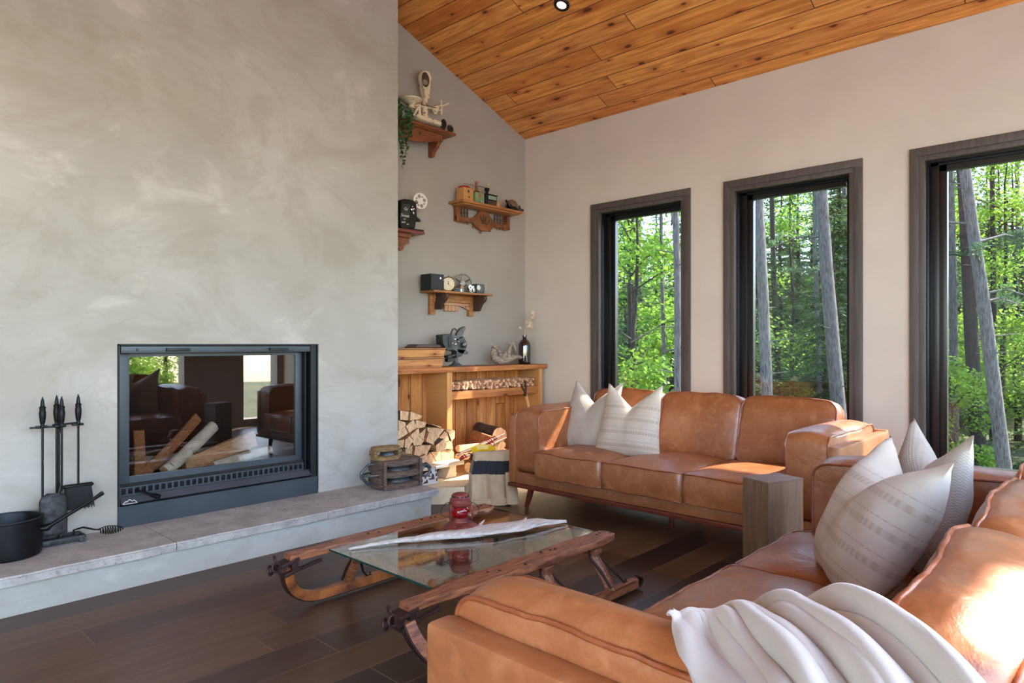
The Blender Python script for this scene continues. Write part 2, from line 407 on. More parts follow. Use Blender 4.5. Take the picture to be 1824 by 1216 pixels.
def glassmat(name, tint, ior=1.5, rough=0.0, boost=1.0):
    k = NT(name); k.t.nodes.remove(k.b)
    tr = k.n('ShaderNodeBsdfTransparent', {0: tint})
    gl = k.n('ShaderNodeBsdfGlossy', {'Color': (1, 1, 1, 1), 'Roughness': rough})
    bf = k.n('ShaderNodeNewGeometry').outputs['Backfacing']        # same reflectance on both faces of the sheet
    fr = k.n('ShaderNodeFresnel', {'IOR': k.math('ADD', k.math('MULTIPLY', bf, 1/ior-ior), ior)}).outputs[0]
    if boost != 1: fr = k.n('ShaderNodeMath', {0: fr, 1: boost}, operation='MULTIPLY', use_clamp=True).outputs[0]
    mx = k.n('ShaderNodeMixShader', {0: fr, 1: tr.outputs[0], 2: gl.outputs[0]})
    k.t.links.new(mx.outputs[0], k.out.inputs[0]); return k.m
WINGLASS = glassmat('window glass', (.64, .66, .66, 1), 1.5, 0, 1.0)  # grey tint added to dim the bright outdoors against the room
DOORGLASS = glassmat('fireplace door glass', (.80, .78, .76, 1), 1.9, .012, 1.0)
TABLEGLASS = glassmat('green tinted table glass', (.90, .93, .91, 1), 1.6, 0, 1.1)
BULBG = glassmat('clear thin glass', (.9, .92, .92, 1), 1.5, 0, 1.2)
REDG = mat('ruby lantern glass', (190, 8, 14), (150, 4, 10), rough=.08, spec=.8, trans=.55)
EDGEG = mat('dark green glass edge', (14, 66, 58), (8, 44, 40), rough=.1)
SHEER = mat('stainless perforated plate', (226, 228, 228), (200, 204, 206), rough=.35, metal=.5)
def emis(name, c, s):
    k = NT(name); k.set(col=(0, 0, 0, 1), emis=lin(c), estr=s); return k.m
LAMP = emis('downlight lens', (255, 214, 170), 4)

# ------------------------------------------------------------ room
b = B(); b.bx(RX0-.2, WX+.2, RY0-.2, GY+.2, -.12, 0); struct(b.obj('floor', FLOOR, smooth=0))
BOUNCE_DECK = mat('unseen bounce deck', (166, 166, 166), (150, 150, 150), rough=.8)  # unseen outdoor slab, added to bounce sunlight up to the ceiling
b = B(); b.bx(-16, WX+.1, -14, RY0-.2, -.3, -.16); b.bx(-16, RX0-.2, RY0-.2, 9, -.3, -.16); struct(b.obj('floor', BOUNCE_DECK, smooth=0))
SL = .3936; ZE = 3.161; XR = 0.4; ZR = ZE+SL*(WX-XR)
def ceil(x): return ZE+SL*(WX-x) if x > XR else ZR-SL*(XR-x)
b = B()
for xa, xb_ in ((WX+.2, XR), (XR, RX0-.2)):
    za, zb = (ZE-SL*.2, ZR) if xa > xb_ else (0, 0)
    za = ZE+SL*(WX-xa) if xa > XR else ZR; zb = ZR if xb_ == XR else ZR-SL*(XR-xb_)
    vs = [b.bm.verts.new(p) for p in ((xa, RY0-.2, za), (xb_, RY0-.2, zb), (xb_, GY+.2, zb), (xa, GY+.2, za),
          (xa, RY0-.2, za+.15), (xb_, RY0-.2, zb+.15), (xb_, GY+.2, zb+.15), (xa, GY+.2, za+.15))]
    for q in ((0, 1, 2, 3), (7, 6, 5, 4), (0, 4, 5, 1), (3, 2, 6, 7), (0, 3, 7, 4), (1, 5, 6, 2)): b.bm.faces.new([vs[i] for i in q])
struct(b.obj('ceiling', CEIL, smooth=0))

def wall_holes(name, axis, p0, p1, lo, hi, zt, holes, m):
    """wall slab with rectangular holes (a0, a1, z0, z1); zt(a) gives the top"""
    b = B(); cuts = sorted(set([lo, hi]+[h[0] for h in holes]+[h[1] for h in holes]+([XR] if axis == 'x' and lo < XR < hi else [])))
    def slab(a0, a1, z0, za, zb):
        pts = []
        for p in (p0, p1):
            for a, z in ((a0, z0), (a1, z0), (a1, zb), (a0, za)):
                pts.append(b.bm.verts.new((p, a, z) if axis == 'y' else (a, p, z)))
        for q in ((0, 1, 2, 3), (7, 6, 5, 4), (0, 4, 5, 1), (1, 5, 6, 2), (2, 6, 7, 3), (3, 7, 4, 0)): b.bm.faces.new([pts[i] for i in q])
    for a0, a1 in zip(cuts, cuts[1:]):
        mid = (a0+a1)/2; hs = [h for h in holes if h[0] <= mid <= h[1]]
        if hs:
            h = hs[0]
            if h[2] > 0: slab(a0, a1, 0, h[2], h[2])
            slab(a0, a1, h[3], zt(a0), zt(a1))
        else: slab(a0, a1, 0, zt(a0), zt(a1))
    return struct(b.obj(name, m, smooth=0))
WIN = [(2.648, 3.627), (1.376, 2.364), (.116, 1.096)]
CW = .085; ZT = 2.402; ZB = .245
wall_holes('wall_east', 'y', WX, WX+.17, RY0-.2, GY+.2, lambda a: ZE-SL*.0, [(y0+CW-.005, y1-CW+.005, ZB+CW-.005, ZT-CW+.005) for y0, y1 in WIN], PAINT_W)
wall_holes('wall_north', 'x', GY, GY+.2, RX0-.2, WX, lambda a: ceil(a)+.01, [], PAINT)
wall_holes('wall_south', 'x', RY0-.2, RY0, RX0, WX, lambda a: ceil(a)+.01, [(-3.5, 2.3, .15, 2.95), (2.88, 3.55, .4, 3.56), (4.35, 4.85, .1, 2.4)], PAINT)  # unseen rear wall set close, openings shaped for sun patch and fill light
wall_holes('wall_west', 'y', RX0-.2, RX0, RY0-.2, GY, lambda a: ceil(RX0)+.01, [(-1.15, 1.15, .12, 2.85)], PAINT)  # unseen side opening, added to let in sky fill

for i, (y0, y1) in enumerate(WIN):
    wn = bpy.data.objects.new('window_%d' % (i+1), None); COL.objects.link(wn); struct(wn)
    wn.location = (WX, (y0+y1)/2, 0); hw = (y1-y0)/2
    b = B()                                                   # flat casing with an inner step
    for s in (-1, 1):
        b.bx(-.022, 0, s*(hw-CW*.62), s*hw, ZB+CW*.62, ZT-CW*.62, .002)
        b.bx(-.012, .03, s*(hw-CW), s*(hw-CW*.60), ZB+CW, ZT-CW, .002)
    b.bx(-.022, 0, -hw, hw, ZT-CW*.62, ZT, .002); b.bx(-.012, .03, -hw+CW*.6, hw-CW*.6, ZT-CW, ZT-CW*.60, .002)
    b.bx(-.022, 0, -hw, hw, ZB, ZB+CW*.62, .002); b.bx(-.012, .03, -hw+CW*.6, hw-CW*.6, ZB+CW*.6, ZB+CW, .002)
    b.obj('window_casing', CASING, wn)
    b = B(); q = hw-CW                                        # black jamb liner and stepped sash
    for x0, x1, o, wd, tp in ((.03, .17, 0, .012, .012), (.075, .15, .012, .05, .02), (.095, .14, .05, .052, .042)):
        for s, f in ((1, 1), (-1, .45)): b.bx(x0, x1, s*(q-o*f), s*(q-(o+wd)*f), ZB+CW, ZT-CW, .003)  # hidden sash side thinned so the sun reaches the log pile
        ot = o*.35
        b.bx(x0, x1, -q+o, q-o, ZT-CW-ot-tp, ZT-CW-ot); b.bx(x0, x1, -q+o, q-o, ZB+CW+ot, ZB+CW+ot+tp)
    b.obj('window_frame', BLACKF, wn)
    b = B(); b.bx(.122, .126, -q+.035, q-.09, ZB+CW+.05, ZT-CW-.05); b.obj('glass_pane', WINGLASS, wn, smooth=0)

# recessed downlight in the sloping ceiling
nl = thing('recessed_ceiling_light', 'small round dark-rimmed recessed light in the sloping pine ceiling', 'ceiling light', (3.817, 3.068, ceil(3.817)-.001), (0, math.atan(SL), 0))
b = B(); b.lathe([(.034, .002), (.036, -.010), (.056, -.010), (.060, -.004), (.060, .002)], seg=28); b.obj('trim_ring', STEELD, nl)
b = B(); b.lathe([(.001, .0), (.034, .0), (.034, -.004), (.001, -.004)], seg=24); b.obj('lens', LAMP, nl)

# chimney breast with the firebox opening
FY = 3.945; FX0, FX1 = 1.185, 2.372; HZ = .18
b = B(); CX0, CX1 = -.9, 3.018
def cslab(x0, x1, z0):
    pts = []
    for y in (FY, GY):
        for x, z in ((x0, z0), (x1, z0), (x1, ceil(x1)+.01), (x0, ceil(x0)+.01)): pts.append(b.bm.verts.new((x, y, z)))
    for q in ((0, 1, 2, 3), (7, 6, 5, 4), (0, 4, 5, 1), (1, 5, 6, 2), (2, 6, 7, 3), (3, 7, 4, 0)): b.bm.faces.new([pts[i] for i in q])
cslab(CX0, XR, 0); cslab(XR, FX0, 0); cslab(FX0, FX1, 1.152); cslab(FX1, CX1, 0)
b.bx(FX0, FX1, FY, GY, 0, .17)
struct(b.obj('wall_chimney', PLASTER, smooth=0))

# ------------------------------------------------------------ hearth
h = thing('hearth', 'long raised plaster hearth bench capped with grey limestone slabs', 'hearth')
b = B(); b.bx(CX0, 2.95, 3.494, FY-.001, 0.001, HZ-.044); b.obj('base', PLASTER, h, smooth=0)
def slab(x0, x1):
    b = B(); b.bx(x0+.002, x1-.002, 3.455, FY-.001, HZ-.042, HZ)
    bmesh.ops.subdivide_edges(b.bm, edges=[e for e in b.bm.edges if abs((e.verts[0].co-e.verts[1].co).x) > .1], cuts=60)
    for v in b.bm.verts:
        if v.co.y < 3.5:
            k = noise.noise(v.co*14)*.008+noise.noise(v.co*47)*.005*(v.co.z < HZ-.01); v.co.y += k+(.004 if v.co.z < HZ-.01 else 0); v.co.z += noise.noise(v.co*19)*.0025 if v.co.z < HZ-.01 else -.001
    bmesh.ops.bevel(b.bm, geom=[e for e in b.bm.edges if all(v.co.y < 3.48 and v.co.z > HZ-.01 for v in e.verts) and abs((e.verts[0].co-e.verts[1].co).x) > .001], offset=.008, segments=2, affect='EDGES')
    b.obj('slab', STONE, h, 30)
for x0, x1 in ((CX0, .25), (.25, 1.302), (1.302, 2.138), (2.138, 2.99)): slab(x0, x1)
# ------------------------------------------------------------ sofas
def cushion_f(hx, hy, hz, crown=.03, bulge=.012, rc=.05, seed=0, wr=.006, top=1.0, bot=.4, sag=0):
    """maps a point of the unit cube surface to a stuffed boxed cushion; seams run where pz = +-1"""
    def f(p):
        px, py, pz = p
        x = hx*px; y = hy*py
        ix, iy = hx-rc, hy-rc                                   # rounded corners in plan
        qx = max(-ix, min(ix, x)); qy = max(-iy, min(iy, y)); dx, dy = x-qx, y-qy
        m = max(abs(dx), abs(dy)); l = math.hypot(dx, dy)
        if l > 1e-6: x, y = qx+dx*m/l, qy+dy*m/l
        e = (1-abs(px)**3.0)*(1-abs(py)**3.0)
        s = 1 if pz > 0 else -1
        z = hz*pz+crown*(top if s > 0 else bot)*s*e*abs(pz)
        side = (1-pz*pz)
        d = Vector((x/hx, y/hy)); 
        mx = max(abs(px), abs(py))
        if mx > .9:
            k = bulge*side*(mx-.9)/.1
            x += k*(1 if px > .9 else -1 if px < -.9 else 0); y += k*(1 if py > .9 else -1 if py < -.9 else 0)
        v = Vector((x*5+seed*3.1, y*5, z*4+seed))
        n1 = noise.noise(v)*wr*1.4
        edge = max(abs(px), abs(py))**4
        n2 = noise.noise(Vector((x*26+seed, y*9, z*10)))*wr*.45*edge*(1 if abs(pz) >= 1 else .6)
        n3 = noise.noise(Vector((x*9+seed, y*26, z*10)))*wr*.45*edge
        z += (n1+n2+n3)*s*(abs(pz))
        if mx > .99: x += noise.noise(v*2.2+Vector((9, 0, 0)))*wr*.6; y += noise.noise(v*2.2+Vector((0, 7, 0)))*wr*.6
        return Vector((x, y, z))
    return f
def cushion(f, name, parent, m, n=22, nz=6, r=.0045, pipes=(1, -1), pm=None, bx=None):
    t = bmesh.new()
    def face(g, a, b_):
        V = [[t.verts.new(f(g(2*i/a-1, 2*j/b_-1))) for j in range(b_+1)] for i in range(a+1)]
        for i in range(a):
            for j in range(b_): t.faces.new((V[i][j], V[i+1][j], V[i+1][j+1], V[i][j+1]))
    face(lambda u, v: (u, v, 1), n, n); face(lambda u, v: (u, v, -1), n, n)
    for s in (-1, 1):
        face(lambda u, v: (u, s, v), n, nz); face(lambda u, v: (s, u, v), n, nz)
    bmesh.ops.remove_doubles(t, verts=t.verts, dist=1e-5)
    b = B(); b.add(t); o = b.obj(name, m, parent, 60)
    if pipes:
        b = B(); K = 26
        for s in pipes:
            pts = [f((2*i/K-1, -1, s)) for i in range(K)]+[f((1, 2*i/K-1, s)) for i in range(K)]+[f((1-2*i/K, 1, s)) for i in range(K)]+[f((-1, 1-2*i/K, s)) for i in range(K)]
            b.tube(pts, r, 6, closed=True)
        b.obj('piping', pm or LEA2, o, 60)
    return o

SL_, SD_ = 2.19, .90
def make_sofa(label, loc, rz, seed=0, i0=.27, i1=.27):
    t = thing('leather_sofa', label, 'sofa', loc, (0, 0, rz), 'cognac leather sofas')
    L = SL_
    b = B(); b.bx(.064, L-.064, .034, .84, .1875, .266, .006)
    for x in (.83, 1.38): b.bx(x-.002, x+.002, .0325, .036, .19, .264)
    b.obj('base', LEA, t)
    b = B(); b.bx(.0, L, .02, .88, .160, .187, .005); b.obj('plinth', PLINTH, t)
    for x, y, sx, sy in ((.13, .13, -.05, .0), (L-.13, .13, .05, .0), (.13, .78, -.05, .04), (L-.13, .78, .05, .04), (L/2, .36, 0, 0), (L/2, .72, 0, 0)):
        b = B(); b.tube([(x, y, .163), (x+sx*.5, y+sy*.5, .08), (x+sx, y+sy, .006)], [.024, .021, .015], 14); b.lathe([(.013, 0), (.013, .008)], (x+sx, y+sy, 0), 12)
        b.obj('leg', PLINTH, t, 40)
    for s in (0, 1):
        x0, x1 = (0, .062) if s == 0 else (L-.062, L)
        b = B(); b.bx(x0, x1, .03, .88, .188, .653, .012)
        b.tube([(x0+.008, .036, .20), (x0+.008, .036, .645), (x0+.008, .87, .645)], .0022, 5); b.tube([(x1-.008, .036, .20), (x1-.008, .036, .645), (x1-.008, .87, .645)], .0022, 5)
        b.obj('arm_panel', LEA, t)
        ins = i0 if s == 0 else i1; ht = (ins-.062)/2; cx = .062+ht if s == 0 else L-.062-ht
        f0 = cushion_f(.392, .214, ht, .010, .006, .06, seed+5+s, .006, 1, .3)
        def f(p, cx=cx, f0=f0, ht=ht):
            q = f0(p); zz = q.y+.480+(.026*max(0, 1-(q.z/(ht*1.06))**2)*max(0, 1-(q.x/.40)**4) if q.y > .15 else 0)
            return Vector((cx+q.z*(1 if cx > 1 else -1), .432+q.x, zz))
        cushion(f, 'arm_cushion', t, LEA, 22, 6, .005)
    W = (L-i0-i1)/3
    for i in range(3):
        f0 = cushion_f(W/2-.002, .32, .078, .036, .008, .035, seed+i, .006, 1, .1)
        def f(p, i=i, f0=f0):
            q = f0(p); return Vector((i0+W*(i+.5)+q.x, .30+q.y, .347+q.z))
        cushion(f, 'seat_cushion', t, LEA, 24, 5, .0045)
    th = R(14)
    Wb = (L-i0-i1+.08)/3
    for i in range(3):
        f0 = cushion_f(Wb/2-.002, .208, .068, .044, .014, .06, seed+20+i, .010, .7, 1.0)
        def f(p, i=i, f0=f0):
            q = f0(p)
            cz = q.y+ (.018*(1-(q.x/(Wb/2))**2) if q.y > 0 else 0)      # crowned top edge
            y = .752+cz*math.sin(th)-q.z*math.cos(th); z = .592+cz*math.cos(th)+q.z*math.sin(th)
            return Vector((i0-.04+Wb*(i+.5)+q.x, y, z))
        cushion(f, 'back_cushion', t, LEA, 24, 6, .005)
    b = B(); b.box((L/2, .872, .425), (L-.01, .05, .47), Matrix.Rotation(R(-3), 3, 'X'), .014); b.obj('back_panel', LEA, t)
    return t
make_sofa('cognac leather sofa before the two narrow windows, with two pillows at one end', (3.42, 3.25, 0), -PI/2, 0)
make_sofa('cognac leather sofa seen from its arm, with a cream throw over its back', (2.97, .97, 0), PI, 40, .27, .20)

# ------------------------------------------------------------ throw pillows
def pillow(name, label, m, c, xdir, ydir, size=.48, th=.085, dip=.13, seed=0, cat='pillow', group='throw pillows on the sofas', pinch=.06, lean=0, hy=1.0, taper=0.0):
    h = size/2
    t = bmesh.new(); n = 30
    def f(u, v, s):
        eu, ev = abs(u), abs(v)
        x = h*u*(1-pinch*(1-v*v)*eu**2+.03*ev**4*eu**3); y = hy*h*v*(1-pinch*(1-u*u)*ev**2+.03*eu**4*ev**3)
        k = ((v+1)/2)**1.7
        d = dip*max(0.0, 1-(eu/.92)**1.0)
        y -= d*k
        x *= 1-taper*(v+1)/2
        prof = (max(0, 1-eu**2.6)*max(0, 1-ev**2.6))**.62
        z = s*th*prof*(1-.45*k*math.exp(-(u/.3)**2)*.9)
        z += .012*s*prof*k*abs(math.sin(u*2.4))
        z += (noise.noise(Vector((x*7+seed, y*7, s)))*.012+noise.noise(Vector((x*19+seed, y*13, s)))*.005)*prof**.3
        z += lean*k*(1-math.exp(-(u/.5)**2))*.02
        return Vector((x, y, z))
    for s in (1, -1):
        V = [[t.verts.new(f(2*i/n-1, 2*j/n-1, s)) for j in range(n+1)] for i in range(n+1)]
        for i in range(n):
            for j in range(n): t.faces.new((V[i][j], V[i+1][j], V[i+1][j+1], V[i][j+1]))
    bmesh.ops.remove_doubles(t, verts=t.verts, dist=1e-5)
    b = B(); b.add(t)
    o = b.obj(name, m, None, 80)
    mm = plane_m(c, xdir, ydir); o.matrix_world = mm
    return tag(o, label, cat, group)
# on the far sofa: local x runs towards -Y, pillow leans back (+X)
pillow('throw_pillow', 'plain knitted oatmeal pillow leaning at the end of the long sofa, behind the striped one', FAB_K, (3.865, 2.835, .642), (-.05, -1, 0), (.33, -.06, 1), .50, .08, .14, 1, taper=.16)
pillow('throw_pillow', 'striped cream pillow leaning on the long sofa before the plain knitted one', FAB_S, (3.80, 2.475, .64), (.10, -1, 0), (.30, .03, 1), .49, .085, .14, 2, taper=.20)
# on the near sofa
pillow('throw_pillow', 'large grey knitted pillow behind the striped one on the sofa beside the tall window', FAB_K, (2.42, .49, .665), (-.87, -.50, 0), (-.13, -.26, 1), .46, .075, .13, 3)
pillow('throw_pillow', 'large striped cream pillow with a dented top, on the sofa with the throw', FAB_S, (2.12, .560, .648), (-.88, -.49, 0.0), (.02, -.52, .88), .50, .105, .12, 4, hy=.93)

# ------------------------------------------------------------ oak block between the sofas
t = thing('wooden_block_table', 'narrow brown oak beam block standing upright between the two sofas', 'side table', (2.85, 1.165, 0), (0, 0, R(-20)))
b = B(); b.bx(0, .215, 0, .145, 0, .556, .003); b.obj('beam', BEAM, t)
b = B(); b.bx(.0, .215, .0, .145, .556, .561, .001); b.obj('end_grain_top', BEAMTOP, t)

# ------------------------------------------------------------ throw over the near sofa
def throw():
    A_ = [(.62, .02, .78), (.70, .08, .820), (.80, .155, .825), (.90, .235, .805), (.99, .31, .765), (1.06, .40, .695), (1.075, .48, .61), (1.07, .55, .51)]
    F_ = [(.60, .28, .745), (.66, .33, .74), (.72, .375, .738), (.79, .43, .736), (.85, .475, .734), (.885, .50, .734), (.905, .515, .733), (.92, .525, .730)]
    A_ = [Vector(q) for q in A_]; F_ = [Vector(q) for q in F_]
    C_ = []
    for k in range(6):
        s = k/5; r = [a*(1-s)+c*s for a, c in zip(A_, F_)]
        for i, q in enumerate(r):
            q.z = max(q.z, .735 if s > .75 and i < 7 else 0)
        C_.append(r)
    def cr(P, s):
        x = s*(len(P)-1); i = min(int(x), len(P)-2); f = x-i
        p0, p1, p2, p3 = P[max(i-1, 0)], P[i], P[i+1], P[min(i+2, len(P)-1)]
        return .5*((2*p1)+(p2-p0)*f+(2*p0-5*p1+4*p2-p3)*f*f+(3*p1-p0-3*p2+p3)*f**3)
    def base(u, v): return cr([cr(r, u) for r in C_], v)
    def f(u, v):
        p = base(u, v); e = .01
        du = base(min(1, u+e), v)-base(max(0, u-e), v); dv = base(u, min(1, v+e))-base(u, max(0, v-e))
        n = du.cross(dv)
        n = n.normalized() if n.length > 1e-9 else Vector((0, 0, 1))
        if n.z < 0: n = -n
        w_ = v+.03*math.sin(u*4)+.02*math.sin(u*9+1)
        ridge = .72*abs(math.sin(PI*(w_*4.6+.12)))**.75+.28*abs(math.sin(PI*(w_*10.5+.4+.3*math.sin(u*6))))**.8
        amp = (.046-.014*u)*max(.08, min(1, (.78-v)/.12))*(.8+.2*math.sin(v*23+u*3))
        fine = .004*math.sin(u*14+v*21)+.010*noise.noise(Vector((u*4, v*9, 2)))
        edge = -.02*(1-min(1, v/.05))
        return p+n*(ridge*amp+fine+.006+edge)
    b = B(); b.grid(f, 110, 150)
    o = b.obj('cream_throw', THROW, None, 180)
    md = o.modifiers.new('thick', 'SOLIDIFY'); md.thickness = .007; md.offset = 1
    tag(o, 'cream cotton throw heaped over the back and arm of a leather sofa', 'throw')
throw()

# ------------------------------------------------------------ sled coffee table
t = thing('sled_coffee_table', 'low coffee table made of an old wooden bobsled with a glass top', 'coffee table')
YN, YF = 1.875, 2.55           # inner sides of the two top rails
XA, XB = 1.42, 2.61
for side, yr in ((0, YN-.053), (1, YF+.053)):
    b = B()
    def fr(u, v, yr=yr, side=side):
        x = XA+(XB-XA)*u
        z = .262
        hw_ = (.053-.027*max(0, min(1, (.26-u)/.14)))*(1+.05*noise.noise(Vector((x*6, side*9, 0))))
        ang = v*2*PI
        cy = max(-1, min(1, 1.35*math.cos(ang))); cz = max(-1, min(1, 1.35*math.sin(ang)))
        if u > .97: cy *= 1-(u-.97)*9
        return Vector((x, yr+hw_*cy, z+.015*cz+.003*noise.noise(Vector((x*9, ang, side)))))
    b.grid(fr, 40, 16, cv=True)
    b.bm.verts.ensure_lookup_table()
    for ring in (b.bm.verts[:16], b.bm.verts[-16:]):
        try: b.bm.faces.new(list(ring))
        except Exception: pass
    rail = b.obj('rail', SLED, t, 50)
    for x in (1.83, 1.875, 2.00, 2.16, 2.21, 2.235, 2.53, 2.56, 2.60):
        b = B(); b.lathe([(.001, .004), (.006, .003), (.008, 0)], (x, yr-.03+.06*((x*37) % 1), .2765), 8); b.obj('bolt', RUST, rail)
def runner(y, lean):
    pts = []; 
    for k in range(15):
        a = R(6+84*k/14)                                     # front curve from tip down to the floor
        pts.append(Vector((1.63-.205*math.cos(a), y+lean*math.sin(a), .232-.202*math.sin(a))))
    for k in range(1, 12): pts.append(Vector((1.63+1.08*k/11, y+lean, .030+.0*k)))
    return pts
for side, yr, s in ((0, YN-.053, -1), (1, YF+.053, 1)):
    pts = runner(yr, s*.085)
    def rect_sweep(b, pts, w_, h_):
        rings = []
        for i, p in enumerate(pts):
            d = (pts[min(i+1, len(pts)-1)]-pts[max(i-1, 0)]).normalized(); y = Vector((0, 1, 0)); nrm = d.cross(y).normalized()
            rings.append([b.bm.verts.new(p+y*a*w_/2+nrm*c*h_/2) for a, c in ((-1, -1), (1, -1), (1, 1), (-1, 1))])
        for A, Bq in zip(rings, rings[1:]):
            for k in range(4): b.bm.faces.new((A[k], A[(k+1) % 4], Bq[(k+1) % 4], Bq[k]))
        b.bm.faces.new(rings[0]); b.bm.faces.new(rings[-1][::-1])
    b = B(); rect_sweep(b, [p+Vector((0, 0, .006)) for p in pts], .036, .040)
    bmesh.ops.bevel(b.bm, geom=[e for e in b.bm.edges if len(e.link_faces) == 2 and e.calc_face_angle(0) > 1.2], offset=.005, segments=1, affect='EDGES')
    rn = b.obj('runner', SLED2 if side else SLED, t, 40)
    b = B(); cx = Vector((1.63, 0, .232))
    sh = []
    for i, p in enumerate(pts):
        d = (pts[min(i+1, len(pts)-1)]-pts[max(i-1, 0)]).normalized(); nn = d.cross(Vector((0, 1, 0))).normalized()
        if nn.z > 0 or (i < 15 and (p+nn-cx).length < (p-nn-cx).length): nn = -nn
        sh.append(p+Vector((0, 0, .006))+nn*.0225)
    e = sh[-1]; sh += [e+Vector((.03, 0, .004)), e+Vector((.045, 0, .022)), e+Vector((.038, 0, .042)), e+Vector((.02, 0, .044))]
    rect_sweep(b, sh, .030, .006); b.obj('iron_shoe', RUST, rn, 40)
    # knees and iron braces
    for xk in (1.75, 2.16, 2.50):
        top = Vector((xk, yr-s*.018, .215)); bot = Vector((xk+.02, yr+s*.080, .055))
        b = B(); d = (bot-top); 
        b.box((top+bot)/2, (.042, .036, d.length+.03), Vector((0, 0, 1)).rotation_difference(d).to_matrix(), .005)
        lg = b.obj('leg', SLED, t, 40)
        b = B()
        q = [top+Vector((-.03, s*.012, .012)), top+Vector((-.024, s*.012, -.03)), (top+bot)/2+Vector((-.024, s*.014, 0)), bot+Vector((-.023, s*.018, .01))]
        b.tube([q[0]+(Vector((-.05, 0, .006)))]+q, .006, 6); b.obj('strap', RUST, lg)
        b = B()
        b.tube([top+Vector((.02, s*.0, -.005)), top+Vector((.05, s*.045, -.06)), bot+Vector((.075, -s*.004, .03)), bot+Vector((.105, 0, -.002)), bot+Vector((.125, 0, -.002))], .0055, 6)
        b.lathe([(.009, 0), (.009, .006), (.004, .008), (.004, .02)], bot+Vector((.118, 0, -.004)), 8)
        b.obj('brace_rod', RUST, lg)
    # end fittings with chain links
    b = B(); e = Vector((XA-.02, yr+s*.0, .248))
    b.box(e+Vector((.02, -s*.0, -.002)), (.085, .060, .016), Matrix.Rotation(R(-12), 3, 'Y'), .004)
    b.box(e+Vector((.03, 0, -.045)), (.075, .056, .016), Matrix.Rotation(R(-14), 3, 'Y'), .004)
    b.box(e+Vector((.045, 0, -.022)), (.03, .044, .04), None, .004)
    b.box(e+Vector((.10, 0, -.042)), (.16, .02, .012), Matrix.Rotation(R(-9), 3, 'Y'), .003)
    for dy in (-.016, .016): b.lathe([(.001, -.006), (.019, -.006), (.019, .006), (.001, .006)], e+Vector((-.012, dy, -.02)), 14, Matrix.Rotation(PI/2, 3, 'X'))
    for k, (dx, dy, dz, ax) in enumerate(((-.035, -.01, -.012, 0), (-.048, .014, -.026, 1), (-.02, .026, .006, 0))):
        ring = [e+Vector((dx, dy, dz))+Matrix.Rotation(.6*k, 3, 'Z') @ Vector((.017*math.cos(a), .004*math.sin(a), .017*math.sin(a))) for a in [2*PI*i/14 for i in range(14)]]
        b.tube(ring, .0055, 6, closed=True)
    b.obj('end_fitting', RUST, t, 40)
for xk in (1.75, 2.16, 2.50):
    b = B(); b.box(((xk), (YN+YF)/2, .214), (.05, YF-YN+.16, .036), None, .005); b.obj('cross_bar', SLED, t)
b = B(); b.bx(1.585, 2.585, YN+.002, YF-.002, .2665, .2735, .001); g = b.obj('glass_top', TABLEGLASS, t, 0)
for xe in (1.582, 2.585):
    b = B(); b.bx(xe, xe+.003, YN+.002, YF-.002, .2665, .2735); b.obj('polished_edge', EDGEG, g, 0)
TT = .2738
# lantern on the glass
l = thing('railroad_lantern', 'small rusty red lantern with a ruby globe standing on the glass table', 'lantern', (2.138, 2.323, TT)); l.scale = (1.13, 1.13, .89)
b = B(); b.lathe([(.070, 0), (.076, .006), (.078, .018), (.072, .036), (.054, .052), (.036, .060), (.034, .072), (.038, .074), (.038, .082), (.030, .084)], seg=30); b.lathe([(.010, 0), (.012, .008), (.010, .012)], (-.052, -.02, .040), 12); b.obj('fuel_tank', LANT, l)
b = B(); b.lathe([(.026, .082), (.037, .098), (.041, .112), (.037, .128), (.029, .142)], seg=26); b.obj('globe', REDG, l)
b = B(); b.lathe([(.034, .138), (.044, .146), (.048, .152), (.048, .158), (.044, .162), (.043, .178), (.036, .184), (.034, .188), (.034, .198), (.031, .203), (.022, .207), (.001, .208)], seg=28)
for k in range(12):
    a = 2*PI*k/12
    b.mi = 1; b.box((.0345*math.cos(a), .0345*math.sin(a), .193), (.003, .011, .006), Matrix.Rotation(a, 3, 'Z')); b.mi = 0
b.obj('vented_hood', [LANT, STEELD], l)
for a in (R(55), R(175), R(295)):
    b = B(); c, s_ = math.cos(a), math.sin(a)
    b.tube([(.036*c, .036*s_, .070), (.050*c, .050*s_, .076), (.052*c, .052*s_, .10), (.050*c, .050*s_, .15), (.043*c, .043*s_, .158)], .0055, 8, flat=.6); b.obj('side_tube', LANT, l)
b = B(); b.tube([(-.046*.68, .046*.73, .160), (-.062*.68, .062*.73, .150), (-.080*.68, .080*.73, .118), (-.078*.68, .078*.73, .090), (-.06*.68, .06*.73, .082), (.04, -.045, .078), (.066*.68, -.066*.73, .088), (.078*.68, -.078*.73, .11), (.070*.68, -.070*.73, .145), (.046*.68, -.046*.73, .160)], .0016, 6); b.obj('wire_bail', STEELD, l)
